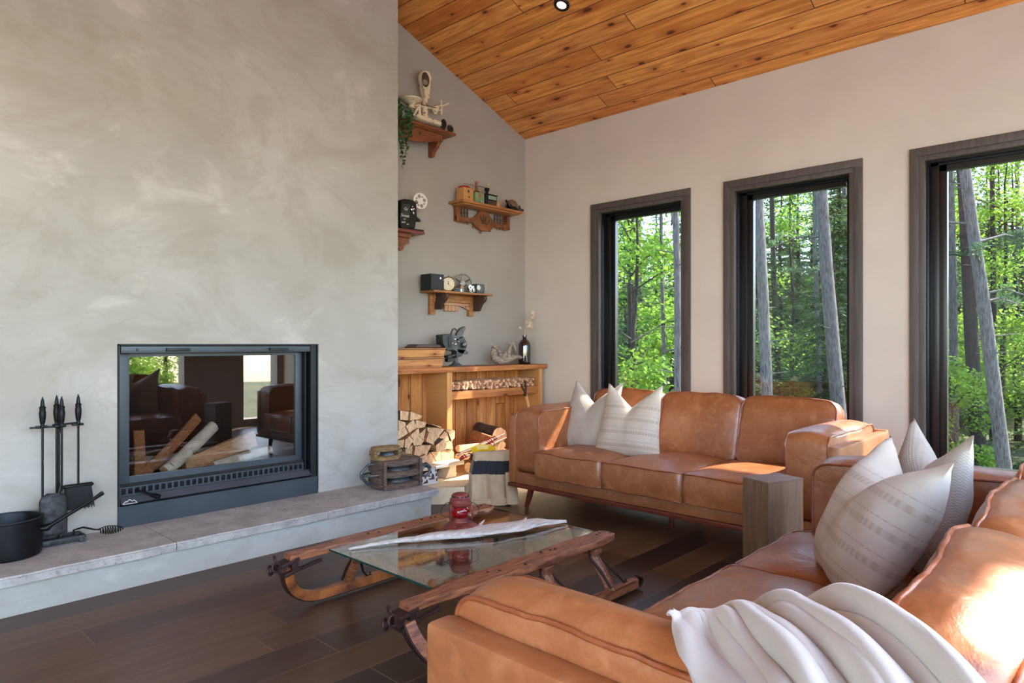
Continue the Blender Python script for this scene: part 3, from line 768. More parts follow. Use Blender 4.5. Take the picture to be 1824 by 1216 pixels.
# driftwood on the glass
def drift():
    A = [(1.63, 2.468, .006, .004), (1.72, 2.44, .012, .009), (1.84, 2.385, .018, .014), (1.96, 2.32, .022, .022), (2.08, 2.255, .026, .044), (2.20, 2.21, .026, .056), (2.32, 2.17, .026, .054), (2.42, 2.135, .026, .040), (2.50, 2.10, .026, .018), (2.565, 2.075, .030, .008), (2.60, 2.06, .032, .002)]
    t2 = thing('driftwood_branch', 'long bleached flat driftwood piece lying across the glass table', 'driftwood')
    b = B()
    def f(u, v):
        x = u*(len(A)-1); i = min(int(x), len(A)-2); fr = x-i
        p = [A[i][k]*(1-fr)+A[i+1][k]*fr for k in range(4)]
        a = v*2*PI; w_ = p[3]*1.25; hgt = min(.016, p[3]*.6+.002)
        k = 1+.25*noise.noise(Vector((u*9, math.cos(a)*2, math.sin(a)*2)))
        y = p[1]+w_*math.cos(a)*k+.010*noise.noise(Vector((u*22, 3, 0)))
        z = TT+.002+hgt+hgt*math.sin(a)*k+(.012*u*u)*(1 if True else 0)*(.5+.5*math.cos(a))
        return Vector((p[0], y, max(TT+.0015, z)))
    b.grid(f, 70, 22, cv=True)
    n = 22; b.bm.verts.ensure_lookup_table()
    b.bm.faces.new(b.bm.verts[:n]); b.bm.faces.new(b.bm.verts[-n:])
    b.obj('stem', ANTLER, t2, 60)
    for x, y, dx, dy in ((2.09, 2.29, .105, .075), (2.19, 2.255, .105, .065), (2.40, 2.16, .07, .045)):
        b = B(); b.tube([(x, y, TT+.022), (x+dx*.5, y+dy*.5+.006, TT+.026), (x+dx, y+dy, TT+.030)], [.012, .008, .002], 8, flat=.6)
        b.obj('prong', ANTLER, t2, 60)
drift()
# ------------------------------------------------------------ fireplace insert
fi = thing('fireplace_insert', 'black steel wood-burning fireplace with a glass door set in the plaster chimney', 'fireplace')
b = B()                                                        # hollow firebox
b.bx(FX0+.06, FX1-.10, 4.40, 4.43, .30, 1.14); b.bx(FX0+.01, FX0+.05, 4.04, 4.42, .30, 1.14); b.bx(FX1-.11, FX1-.07, 4.04, 4.42, .30, 1.14)
b.bx(FX0+.01, FX1-.07, 4.0, 4.42, .36, .40); b.bx(FX0+.01, FX1-.07, 4.04, 4.42, 1.12, 1.145)
b.obj('firebox', SOOT, fi, 0)
b = B()                                                        # nested surround flanges
b.bx(FX0+.002, FX0+.012, FY-.004, 4.03, .286, 1.15); b.bx(FX0+.002, FX1-.002, FY-.004, 4.03, 1.143, 1.15)
b.bx(FX1-.010, FX1-.002, FY-.002, 4.40, .20, 1.15); b.bx(FX1-.052, FX1-.012, FY+.006, 4.40, .20, 1.143)
b.bx(2.292, 2.30, FY+.03, 4.05, .33, 1.12); b.bx(2.305, FX1-.06, FY+.075, 4.40, .33, 1.13)
b.obj('surround', STEELD, fi, 0)
b = B(); b.bx(1.205, 2.318, FY+.008, FY+.03, 1.102, 1.139, .002); tb = b.obj('top_bar', STEEL, fi)
for x0, x1 in ((1.43, 1.555), (2.035, 2.155)):
    b = B(); b.bx(x0, x1, FY-.012, FY+.01, 1.112, 1.129, .002); b.obj('damper_tab', STEELD, tb)
b = B(); b.lathe([(.001, .003), (.006, .003), (.008, 0)], (1.285, FY+.007, 1.12), 14, Matrix.Rotation(PI/2, 3, 'X')); b.obj('screw_hole', BLACKG, tb)
b = B(); y0, y1 = 4.005, 4.03                                  # door frame
b.bx(1.215, 1.262, y0, y1, .388, 1.100, .003); b.bx(2.242, 2.288, y0, y1, .388, 1.100, .003)
b.bx(1.262, 2.242, y0, y1, 1.082, 1.100); b.bx(1.262, 2.242, y0, y1, .388, .434)
dr = b.obj('door', STEEL, fi)
b = B(); b.bx(1.262, 2.242, 4.016, 4.020, .434, 1.082); b.obj('door_glass', DOORGLASS, dr, 0)
b = B()                                                        # vent grille under the door
b.bx(1.20, 2.30, 3.985, 3.993, .376, .384); b.bx(1.20, 2.30, 3.985, 3.993, .336, .345)
for k in range(33): b.bx(1.205+k*.0335, 1.216+k*.0335, 3.985, 3.993, .345, .376)
b.obj('vent_grille', STEEL, fi, 0)
b = B(); b.bx(1.20, 2.31, 4.02, 4.06, .30, .40); b.bx(1.20, 2.33, FY+.02, 4.04, .296, .304); b.obj('vent_cavity', SOOT, fi, 0)
b = B(); b.box((1.765, FY+.02, .316), (1.12, .012, .042), Matrix.Rotation(R(-35), 3, 'X')); b.obj('ledge', STEEL, fi, 0)
b = B(); b.bx(FX0+.001, FX1-.012, FY-.006, FY+.012, HZ, .288, .001)
b.bx(FX0+.001, FX1-.010, FY-.010, FY+.012, .288, .292)
for k in range(7): b.lathe([(.001, .002), (.003, .002), (.004, 0)], (1.26+k*.17, FY-.007, .276), 8, Matrix.Rotation(PI/2, 3, 'X'))
b.obj('base_panel', STEEL, fi, 0)
b = B(); b.tube([(1.285, 3.985, .362), (1.315, 3.95, .352), (1.345, 3.918, .335)], [.006, .007, .008], 10); b.tube([(1.345, 3.918, .335), (1.362, 3.895, .330), (1.372, 3.882, .327)], [.010, .015, .013], 12); b.obj('air_lever', IRON, fi)
# little badge: mountain outline
b = B(); m = MXZ(1.212, FY+.006, .300)
b.mi = 0
pk = [(0, .003), (.014, .016), (.020, .012), (.032, .024), (.046, .013), (.054, .018), (.070, .003)]
for p, q in zip(pk, pk[1:]): b.tube([m @ Vector((p[0], p[1], .004)), m @ Vector((q[0], q[1], .004))], .0016, 5)
b.tube([m @ Vector((0, .001, .004)), m @ Vector((.07, .001, .004))], .0016, 5); b.obj('badge', WHITEM, fi)
def firelog(label, p, q, r, m, ms=None, wedge=False, group=None, name='fire_log'):
    p, q = Vector(p), Vector(q); d = q-p; L_ = d.length
    t = bmesh.new(); n = 14; N = 16; rings = []
    for i in range(N+1):
        z = L_*i/N
        ring = []
        for k in range(n):
            a = 2*PI*k/n; rr = r*(1+.10*noise.noise(Vector((math.cos(a)*1.5, math.sin(a)*1.5, z*6+p.x*9))))
            x, y = rr*math.cos(a), rr*math.sin(a)
            if wedge: y = max(y, -.45*r+.15*x); x = x*.9
            x += .012*math.sin(z*6+p.x*5)
            ring.append(t.verts.new((x, y, z)))
        rings.append(ring)
    for A, C_ in zip(rings, rings[1:]):
        for k in range(n): t.faces.new((A[k], A[(k+1) % n], C_[(k+1) % n], C_[k]))
    c0 = t.faces.new(rings[0][::-1]); c1 = t.faces.new(rings[-1])
    for f in (c0, c1): f.material_index = 1
    me = bpy.data.meshes.new(name); t.to_mesh(me); t.free()
    me.materials.append(m); me.materials.append(ms or WOODEND)
    me.polygons.foreach_set('use_smooth', [True]*len(me.polygons)); me.set_sharp_from_angle(angle=R(50))
    o = bpy.data.objects.new(name, me); COL.objects.link(o)
    o.matrix_world = Matrix.Translation(p) @ Vector((0, 0, 1)).rotation_difference(d).to_matrix().to_4x4()
    return tag(o, label, 'firewood', group)
firelog('birch log with white bark leaning diagonally behind the fireplace glass', (1.46, 4.07, .435), (1.80, 4.20, .64), .036, BIRCH)
firelog('split orange-brown wood stick leaning diagonally beside the white birch log in the fireplace', (1.36, 4.10, .43), (1.72, 4.24, .70), .034, WOODSIDE, None, True)
firelog('wide split log lying flat at the bottom of the fireplace', (1.60, 4.15, .44), (2.06, 4.20, .53), .058, WOODEND, None, True)
firelog('thin white birch log lying low in the fireplace before the wide split log', (1.74, 4.08, .428), (2.14, 4.14, .455), .028, BIRCH)
firelog('rounded birch log lying at the back of the fireplace', (1.36, 4.30, .455), (2.06, 4.30, .46), .045, BIRCH)
firelog('short split log standing in the corner of the fireplace behind the door frame', (1.335, 4.09, .40), (1.345, 4.16, .66), .035, WOODSIDE, None, True)

# ------------------------------------------------------------ fireplace tools
ty = 3.86; TX = .885
st = thing('fireplace_tool_stand', 'black iron fireplace tool stand with a tray base on the stone hearth', 'fireplace tool stand', (TX, ty, HZ))
b = B(); b.bx(-.115, .115, -.05, .05, .008, .022, .004)
b.bx(-.12, .12, -.054, -.044, .014, .034, .003); b.bx(-.12, .12, .044, .054, .014, .034, .003); b.bx(-.12, -.11, -.054, .054, .014, .034, .003); b.bx(.11, .12, -.054, .054, .014, .034, .003)
for x in (-.107, .107):
    for y in (-.042, .042): b.bx(x-.014, x+.014, y-.014, y+.014, 0, .030, .003)
b.obj('tray', IRONW, st)
b = B(); b.tube([(0.02, .012, .02), (0.02, .012, .56)], .0055, 10); b.lathe([(.009, 0), (.011, .01), (.006, .02), (.010, .03), (.012, .05), (.012, .07), (.008, .085), (.010, .092), (.006, .10), (.007, .115), (.001, .14)], (0.02, .012, .54), 12); b.obj('pole', IRON, st)
b = B()
b.box((-.05, 0, .572), (.10, .018, .008), Matrix.Rotation(R(-12), 3, 'Z'), .002); b.box((.045, .0, .580), (.11, .018, .008), Matrix.Rotation(R(14), 3, 'Z'), .002)
for x, y in ((-.053, .0), (.017, -.02), (.097, .0)): b.bx(x-.024, x+.024, y-.016, y+.012, .568, .580, .003)
b.obj('hook_rack', IRON, st)
HANDLE = [(.007, -.005), (.011, .0), (.008, .012), (.011, .02), (.014, .045), (.015, .065), (.012, .085), (.014, .09), (.014, .095), (.009, .10), (.009, .105), (.007, .125), (.001, .145)]
def tool(name, label, cat, x, y, z0, z1):
    t = thing(name, label, cat, (TX+x, ty+y, HZ))
    b = B(); b.tube([(0, 0, z0), (0, 0, z1)], .0052, 10); b.obj('rod', IRON, t)
    b = B(); b.lathe(HANDLE, (0, 0, z1-.01), 14); b.obj('handle', IRON, t)
    return t
t = tool('fire_poker', 'slim iron fire poker hanging at the end of the tool stand beside the saucepan', 'fire poker', -.053, -.018, .12, .585)
b = B(); b.tube([(0, 0, .20), (0, 0, .17), (0, 0, .11), (0, 0, .07)], [.006, .010, .009, .002], 10); b.tube([(.004, 0, .15), (.02, 0, .12), (.014, 0, .09)], [.006, .005, .002], 8); b.obj('tip', IRON, t)
t = tool('ash_shovel', 'ash-dusted iron shovel hanging at the middle of the tool stand', 'ash shovel', .020, -.040, .26, .585)
b = B()
def shv(u, v):
    x = (u-.5)*2; w_ = .058*(1-.0*v) if v < .8 else .058*math.sqrt(max(.0, 1-((v-.8)/.2)**2*.8))
    return Vector((-.035+x*w_, -.006-.018*(1-x*x), .06+.20*v))
b.grid(shv, 16, 16); so_ = b.obj('blade', IRONW, t, 60); md = so_.modifiers.new('t', 'SOLIDIFY'); md.thickness = .002
b = B(); b.tube([(-.002, -.004, .30), (-.014, -.012, .255), (-.016, -.016, .22)], [.006, .007, .004], 8); b.obj('socket', IRON, t)
t = tool('hearth_brush', 'iron hearth brush with black bristles hanging on the tool stand nearest the fireplace', 'hearth brush', .097, -.012, .27, .59)
b = B(); b.tube([(-.065, 0, .268), (-.06, 0, .272), (.06, 0, .272), (.065, 0, .268)], [.006, .011, .011, .006], 10); b.obj('head', IRON, t)
b = B()
for k in range(420):
    x = random.uniform(-.056, .056); y = random.uniform(-.014, .014); dx = random.uniform(-.012, .012)
    p = Vector((x, y, .268)); q = Vector((x*1.08+dx, y*1.5, .165+random.uniform(-.012, .012)+.25*abs(x)*0))
    w_ = Vector((.0011, 0, 0)); vs = [b.bm.verts.new(c) for c in (p-w_, p+w_, q+w_, q-w_)]; b.bm.faces.new(vs)
b.bx(-.05, .05, -.012, .012, .19, .268)
br = b.obj('bristles', mat('black bristle', (22, 21, 21), (14, 14, 14), rough=.8), t, 0); br['kind'] = 'stuff'
t = tool('fire_tongs', 'slim iron fire tongs hanging behind the shovel on the tool stand', 'fire tongs', .008, -.004, .10, .59)
b = B(); b.tube([(.006, 0, .56), (.004, 0, .35), (-.006, 0, .10)], .004, 8); b.obj('jaw', IRON, t)
# coil-handled lid lifter lying on the tray
t = thing('coil_handled_lifter', 'small iron lifter with a wire coil handle resting on the edge of the tool tray', 'stove tool', (1.045, 3.83, HZ))
b = B(); b.tube([(-.075, .045, .050), (-.04, .025, .060), (.0, .0, .046), (.03, -.008, .040)], [.006, .008, .007, .005], 8, flat=.6); b.tube([(-.075, .045, .05), (-.078, .046, .03)], .005, 6); b.obj('shank', IRON, t)
b = B(); pts = []
for k in range(110):
    a = k/109; an = a*2*PI*10
    r = .021*math.sin(PI*min(1, .12+a*.86))**.7
    pts.append((.02+.105*a, -.008-.02*a+r*math.cos(an), .036+r*math.sin(an)-.004*a))
b.tube(pts, .0024, 6); b.obj('coil_handle', IRON, t)
# saucepan
t = thing('iron_saucepan', 'black cast iron saucepan with a long handle standing on the hearth by the tool stand', 'saucepan', (.693, 3.80, HZ), (0, 0, R(0)))
b = B(); b.lathe([(.001, .0), (.118, .0), (.126, .008), (.128, .03), (.130, .165), (.134, .168), (.134, .174), (.126, .174), (.122, .165), (.118, .02), (.001, .018)], seg=44); b.obj('pot', IRON, t)
b = B(); b.tube([(.105, -.055, .115), (.135, -.072, .118), (.15, -.078, .130), (.30, -.155, .235), (.335, -.172, .262)], [.018, .020, .011, .010, .013], 12, flat=.8); b.obj('handle', IRON, t)

# ------------------------------------------------------------ pulley blocks
def pulley(label, loc, rz, L_, W_, hs, wood, tk, group):
    """ship's block lying on its side: oval cheeks stacked in z with sheaves between; hs = cheek bottoms"""
    t = thing('pulley_block', label, 'pulley block', loc, (0, 0, rz), group)
    def oval(e=1.0):
        o = []
        for k in range(36):
            a = 2*PI*k/36; c, s_ = math.cos(a), math.sin(a)
            o.append((L_/2*e*math.copysign(abs(c)**.62, c), W_/2*e*math.copysign(abs(s_)**.75, s_)))
        return o
    for z in hs:
        b = B(); b.prism(oval(), tk, Matrix.Translation((0, 0, z)), .004); b.obj('cheek', wood, t, 50)
    for z, z2 in zip(hs, hs[1:]):
        zc0, zc1 = z+tk+.004, z2-.004; r = W_*.40; zm = (zc0+zc1)/2
        b = B(); b.lathe([(.001, zc0), (r, zc0), (r, zc0+.004), (r*.86, zm), (r, zc1-.004), (r, zc1), (.001, zc1)], (.01, 0, 0), 32); b.obj('sheave', GALV, t, 50)
        for sx in (-1, 1):
            b = B(); b.box((sx*L_*.44, 0, (z+tk+z2)/2), (.038*L_/.3, W_*.62, z2-z-tk+.002), None, .003); b.obj('spacer', wood, t)
    return t
PB = 'old wooden pulley blocks stacked on the hearth'
hs = (.002, .082, .162); tk = .034
hs = (.002, .080, .156); 
t = pulley('large weathered double pulley block with two iron sheaves lying on the end of the hearth', (2.845, 3.745, HZ), R(-6), .335, .24, hs, BLOCK, .036, PB)
b = B(); 
for s_ in (-1, 1):
    b.tube([(-.14, .06*s_, .10), (-.20, .055*s_, .10), (-.245, .02*s_, .10), (-.255, 0, .10)], .0075, 8)
b.tube([(-.15, 0, .17), (-.21, 0, .165), (-.262, 0, .12), (-.262, 0, .09), (-.21, 0, .04), (-.15, 0, .03)], .010, 8); b.obj('shackle', GALV, t)
for xs in (-.150, .128):
    b = B(); b.bx(xs, xs+.022, -.106, -.086, .002, .188, .003); b.obj('iron_strap', BLOCK, t)
b = B()
ring = [(.205+.034*math.cos(a), -.06, .085+.034*math.sin(a)) for a in [2*PI*i/18 for i in range(18)]]; b.tube(ring, .010, 8, closed=True)
b.tube([(.155, -.05, .12), (.19, -.05, .125), (.225, -.04, .13), (.245, -.05, .118)], [.014, .016, .014, .008], 8); b.tube([(.18, -.03, .13), (.215, -.075, .128), (.24, -.08, .11)], [.012, .013, .007], 8); b.obj('swivel_eye', GALV, t)
t = pulley('small yellowed single pulley block sitting on top of the large one', (2.762, 3.745, HZ+.1935), R(-8), .205, .125, (.001, .062), BLOCKY, .024, PB)
b = B(); b.tube([(.095, 0, .05), (.125, 0, .062), (.138, .0, .045), (.12, 0, .028), (.10, 0, .03)], .0065, 8); b.obj('becket', RUST, t)
b = B(); b.tube([(.09, -.03, .045), (.12, -.035, .030), (.15, -.035, .018), (.185, -.04, .012)], [.010, .010, .008, .009], 8); b.obj('rope_end', ROPE, t)

# ------------------------------------------------------------ plywood platform with diagonal front, cabinet
PZ = .12
pf = thing('plywood_platform', 'pale plywood plinth with a diagonal front under the log store', 'platform')
b = B(); pts = [(2.955, 3.87), (3.20, 3.69), (3.34, 3.585), (3.46, 3.68), (4.93, 3.68), (4.93, 4.43), (3.03, 4.43), (3.03, 3.95), (2.955, 3.94)]
b.prism(pts, PZ-.002, Matrix.Translation((0, 0, .001)), 0); b.obj('top', PLY, pf, 0)

cb = thing('log_store_cabinet', 'reclaimed pine log store with open bays standing in the alcove', 'cabinet')
b = B(); b.bx(3.022, 4.905, 4.12, GY-.002, .921, .963, .003)
b.obj('top_board', CABTOP, cb)
b = B(); b.bx(3.022, 4.86, 4.405, 4.43, PZ+.001, .921); b.obj('back_panel', CAB, cb, 0)
b = B(); b.bx(4.805, 4.862, 4.14, 4.405, PZ+.001, .921, .002); b.obj('side_panel', CABPOST, cb)
b = B(); b.bx(3.663, 3.685, 4.15, 4.405, PZ+.001, .921); b.bx(3.663, 3.717, 4.137, 4.152, PZ+.001, .921, .001); b.obj('divider', CABPOST, cb)
b = B(); b.bx(3.717, 4.805, 4.15, 4.405, .745, .762); b.bx(3.717, 4.805, 4.142, 4.165, .694, .762, .002); b.obj('shelf', CABTOP, cb)

# bench under the log pile
bn = thing('small_log_bench', 'small pale wooden bench carrying the split log pile', 'bench')
b = B(); b.bx(3.03, 3.60, 3.865, 4.385, .216, .246, .003); b.obj('seat_board', PLY, bn)
for x in (3.52, 3.05):
    b = B(); b.prism([(-.07, 0), (.035, 0), (.035, .095), (-.02, .095)], .43, plane_m((x, 4.34, PZ+.001), (1, 0, 0), (0, 0, 1))); b.obj('leg', PLY, bn, 0)

# split logs: packed irregular cells, every log its own object
def clip(poly, n, d):
    out = []
    for i in range(len(poly)):
        p, q = poly[i], poly[(i+1) % len(poly)]
        a = p[0]*n[0]+p[1]*n[1]-d; c = q[0]*n[0]+q[1]*n[1]-d
        if a <= 0: out.append(p)
        if (a < 0 < c) or (c < 0 < a):
            t = a/(a-c); out.append((p[0]+(q[0]-p[0])*t, p[1]+(q[1]-p[1])*t))
    return out
def logpile(x0, x1, z0, top, y0, length, cw, chh, seed, group, label):
    rnd = random.Random(seed); S = []
    z = z0+chh*.5; r = 0
    while z < top((x0+x1)/2)+chh:
        x = x0+cw*(.5 if r % 2 else .1)
        while x < x1+cw*.3:
            S.append((x+rnd.uniform(-.3, .3)*cw, z+rnd.uniform(-.3, .3)*chh)); x += cw*rnd.uniform(.8, 1.25)
        z += chh*.9; r += 1
    k = 0
    for i, (sx, sz) in enumerate(S):
        if sz > top(sx)-chh*.3 or sx > x1-.01: continue
        poly = [(x0, z0), (x1, z0), (x1, min(top(x1), sz+chh)), (x0, min(top(x0), sz+chh))]
        for j, (ox, oz) in enumerate(S):
            if i == j: continue
            n = (ox-sx, oz-sz); poly = clip(poly, n, n[0]*(sx+ox)/2+n[1]*(sz+oz)/2)
            if len(poly) < 3: break
        if len(poly) < 3: continue
        # drop corners so the pieces read as split wedges
        cx = sum(p[0] for p in poly)/len(poly); cz = sum(p[1] for p in poly)/len(poly)
        while len(poly) > rnd.choice((3, 4, 4, 5)):
            L_ = [math.dist(poly[q], poly[(q+1) % len(poly)]) for q in range(len(poly))]
            q = L_.index(min(L_)); poly.pop(q)
        poly = [(cx+(p[0]-cx)*.95, cz+(p[1]-cz)*.95) for p in poly]
        ar = abs(sum(poly[q][0]*poly[(q+1) % len(poly)][1]-poly[(q+1) % len(poly)][0]*poly[q][1] for q in range(len(poly))))/2
        if ar < .0006: continue
        # subdivide edges and roughen
        P = []
        for q in range(len(poly)):
            a, c = poly[q], poly[(q+1) % len(poly)]
            bow = rnd.choice((0, 0, .10, .16)) if True else 0
            ex, ez = c[0]-a[0], c[1]-a[1]
            for s_ in range(4):
                f = s_/4; o_ = -bow*4*f*(1-f)*.35
                P.append((a[0]+ex*f+(-ez)*o_*-1*0+rnd.uniform(-.0015, .0015), a[1]+ez*f+rnd.uniform(-.0015, .0015)))
        yy = y0+rnd.uniform(0, .075); ln = length-(yy-y0)-rnd.uniform(0, .03)
        t = bmesh.new(); n = len(P); rings = []
        for s_ in range(5):
            w_ = s_/4
            rings.append([t.verts.new((p[0]-cx+.002*noise.noise(Vector((p[0]*60, p[1]*60, w_*3))), ln*w_, p[1]-cz+.002*noise.noise(Vector((p[1]*60, w_*3, p[0]*60))))) for p in P])
        for A, C_ in zip(rings, rings[1:]):
            for q in range(n): t.faces.new((A[q], A[(q+1) % n], C_[(q+1) % n], C_[q])).material_index = (2 if (i*7+q//4) % 5 == 0 else 1)
        t.faces.new(rings[0]).material_index = 0; t.faces.new(rings[-1][::-1]).material_index = 0
        bmesh.ops.recalc_face_normals(t, faces=t.faces)
        me = bpy.data.meshes.new('split_log'); t.to_mesh(me); t.free()
        for m_ in (WOODEND, WOODSIDE, BARK): me.materials.append(m_)
        o = bpy.data.objects.new('split_log', me); COL.objects.link(o); o.location = (cx, yy, cz)
        tag(o, label, 'firewood', group)
random.seed(3)
logpile(3.028, 3.60, .2475, lambda x: .69-.12*max(0, (x-3.2)/.4)-(.10 if x > 3.57 else 0), 3.915, .40, .092, .078, 11, 'split logs piled on the small bench', 'split pale firewood log with pointed end in the pile on the bench')
rl = [((3.70, 3.92, PZ+.045), (4.20, 4.00, PZ+.05), .042, BARK, 0, 'bark-covered log lying on the plywood plinth between bench and blanket'),
      ((3.64, 3.98, PZ+.125), (4.15, 4.06, PZ+.13), .034, WOODSIDE, 1, 'orange split log stacked under a thin pale one behind the yellow bowl'),
      ((3.66, 4.00, PZ+.190), (4.15, 4.08, PZ+.195), .030, WOODEND, 1, 'thin pale split log topmost of the low stack behind the yellow bowl'),
      ((3.80, 3.86, PZ+.135), (3.95, 4.20, PZ+.14), .050, WOODSIDE, 1, 'short split log with rough pale end beside the snowshoe tails'),
      ((3.95, 3.84, PZ+.225), (4.10, 4.24, PZ+.235), .070, WOODSIDE, 1, 'large square split log topmost of the heap behind the sofa arm'),
      ((4.09, 3.87, PZ+.115), (4.22, 4.24, PZ+.12), .070, WOODSIDE, 1, 'split log half hidden behind the sofa arm'),
      ((3.94, 3.88, PZ+.065), (4.05, 4.24, PZ+.065), .060, WOODEND, 1, 'broad split log lowest of the heap behind the sofa arm'),
      ((4.14, 4.02, PZ+.255), (4.26, 4.36, PZ+.26), .068, BARK, 0, 'thick bark-covered log at the back of the heap behind the sofa arm')]
for p, q, r, m_, wdg, lb in rl: firelog(lb, p, q, r, m_, None, bool(wdg), 'loose logs in the open bay', 'split_log')
# log lying under the bench
firelog('bark-covered log lying under the small bench', (3.12, 4.06, PZ+.046), (3.50, 4.06, PZ+.046), .042, BARK, None, False, None, 'split_log')

# kindling sticks
rnd = random.Random(5)
kb = B(); kb.box((0, .1, 0), (.020, .20, .015), Matrix.Rotation(.4, 3, 'Y'), .003); kb.box((.004, .095, .008), (.012, .19, .010), Matrix.Rotation(1.1, 3, 'Y'), .002); kp = kb.obj('kindling_stick', KIND, None, 40)
tag(kp, 'short thin kindling stick on the cabinet shelf', 'kindling', 'kindling sticks on the cabinet shelf')
first = True
for i in range(84):
    o = kp if first else kp.copy()
    if not first: COL.objects.link(o)
    first = False
    lay = i % 4; x = 3.745+(i//4)*(1.03/21)+rnd.uniform(-.01, .01)
    o.location = (x, 4.135+rnd.uniform(-.01, .03), .773+lay*.017+rnd.uniform(0, .010))
    o.rotation_euler = (rnd.uniform(-.02, .05), rnd.uniform(0, 3), rnd.uniform(-.22, .22)); sc_ = rnd.uniform(.7, 1.3); o.scale = (sc_, 1, sc_)

SNOW = mat('grey brown ash wood', (132, 102, 82), (84, 62, 50), rough=.7, scale=8, stretch=(2, 14, 14))
# snowshoes (two long bowed wooden frames tied with red cord)
for k, (lb, dz, dy) in enumerate((('upper long grey wooden snowshoe tail tied with red cord, leaning in the open bay', .030, .02), ('lower long grey wooden snowshoe tail with red and white cord, leaning in the open bay', 0, 0))):
    t = thing('wooden_snowshoe', lb, 'snowshoe', (0, 0, 0), (0, 0, 0), 'wooden snowshoes leaning in the open bay')
    A = at(826, 813, 3.80); Bq = at(868, 795, 3.80); C_ = at(901, 779, 3.84)
    pts = [A+Vector((-.04, 0, -.02)), A, (A+Bq)/2+Vector((0, 0, -.008)), Bq, (Bq+C_)/2+Vector((0, 0, .002)), C_]
    pts = [p+Vector((.0, dy, dz)) for p in pts]
    b = B(); b.tube(pts, [.010, .014, .020, .020, .015, .010], 8, flat=.7); b.obj('tail', SNOW, t)
    b = B()
    for q in ((.62, .66, .70, .76, .80) if k == 0 else (.05, .1, .16, .22, .3, .66, .72)):
        i_ = int(q*5); f_ = q*5-i_; p = pts[i_]*(1-f_)+pts[i_+1]*f_
        b.lathe([(.012+.008*math.sin(q*3), -.003), (.0145+.008*math.sin(q*3), 0), (.012+.008*math.sin(q*3), .003)], p, 10, Matrix.Rotation(R(62), 3, 'Y'))
    b.obj('cord', RED, t)
# garden fork grip standing in the corner
t = thing('shovel', 'wooden-shafted shovel with a forked iron grip standing behind the long sofa', 'shovel')
P0 = at(941, 722, 4.02); P1 = at(936, 703, 4.02)
b = B(); b.tube([P0+Vector((.06, .02, -.62)), P0, P1+Vector((0, 0, .01))], .015, 12); b.obj('shaft', PALEW, t)
b = B(); q = P1+Vector((0, 0, .01)); b.tube([q+Vector((0, 0, -.02)), q+Vector((-.004, 0, .02)), q+Vector((-.045, 0, .062)), q+Vector((-.05, 0, .09))], [.016, .014, .008, .007], 8)
b.tube([q+Vector((0, 0, .01)), q+Vector((.006, 0, .06)), q+Vector((-.002, 0, .10)), q+Vector((-.02, 0, .11))], [.012, .009, .009, .006], 8); b.obj('grip', RUST, t)
b = B(); b.box(P0+Vector((.062, .02, -.66)), (.14, .01, .16), None, .004); b.obj('blade', GALV, t)

# perforated plate with pipe, behind the hearth end
t = thing('perforated_ice_grip_plate', 'bright perforated metal plate with a round pipe handle lying before the small bench', 'metal plate', (0, 0, 0))
p0 = at(742, 862, 3.84); p1 = at(786, 862, 3.84)
b = B(); m = plane_m((3.11, 3.815, PZ+.003), (1, .0, 0), (0, .18, 1))
b.prism([(0, 0), (.175, 0), (.175, .105), (.155, .115), (.0, .062)], .004, m)
b.obj('plate', SHEER, t, 0)
b = B()
for hx_, hy_, hw_, hh_ in ((.03, .04, .007, .010), (.06, .058, .007, .010), (.09, .072, .007, .010), (.12, .088, .007, .010), (.165, .10, .008, .012), (.165, .065, .008, .012), (.165, .03, .008, .012), (.128, .055, .018, .022), (.10, .062, .012, .006), (.10, .042, .012, .006), (.055, .022, .026, .008), (.07, .030, .010, .012)):
    b.prism([(hx_-hw_, hy_-hh_), (hx_+hw_, hy_-hh_), (hx_+hw_, hy_+hh_*.6), (hx_, hy_+hh_)], .0015, m @ Matrix.Translation((0, 0, .0035)))
b.obj('hole', WALNUT, t, 0)
b = B(); b.tube([(3.275, 3.835, PZ+.115), (3.41, 3.85, PZ+.118)], .013, 14); b.obj('pipe_handle', SHEER, t)

# ------------------------------------------------------------ basket with blanket and yellow bowl
BLOC, BROT = (3.538, 3.490, 0), (0, 0, math.atan2(-.731, .682))
bk = thing('wicker_basket', 'dark wicker basket beside the sofa leg, mostly hidden under the blanket', 'basket', BLOC, BROT)
b = B()
for k in range(26):
    z = .010+k*.0132; rr = .115+.03*z/.35
    pts = [((rr+.004*math.sin(a*14+k*PI))*math.cos(a)*1.1, (rr+.004*math.sin(a*14+k*PI))*math.sin(a)*.55, z) for a in [2*PI*i/56 for i in range(56)]]
    b.tube(pts, .0066, 5, closed=True)
b.lathe([(.001, 0), (.12, 0), (.12, .006), (.001, .006)], (0, 0, .001), 24, None, 1.05, .5)
b.obj('woven_wall', RUST, bk, 60)
t = thing('yellow_enamel_bowl', 'yellow enamel bowl rim showing above the folded cream blanket', 'bowl', (BLOC[0]-.045, BLOC[1]+.055, .352), BROT)
b = B(); b.lathe([(.001, .0), (.05, .0), (.085, .022), (.092, .034), (.087, .034), (.05, .008), (.001, .008)], (0, 0, .0), 30, Matrix.Rotation(R(35), 3, 'X'), 1, .6); b.obj('shell', YELLOW, t)
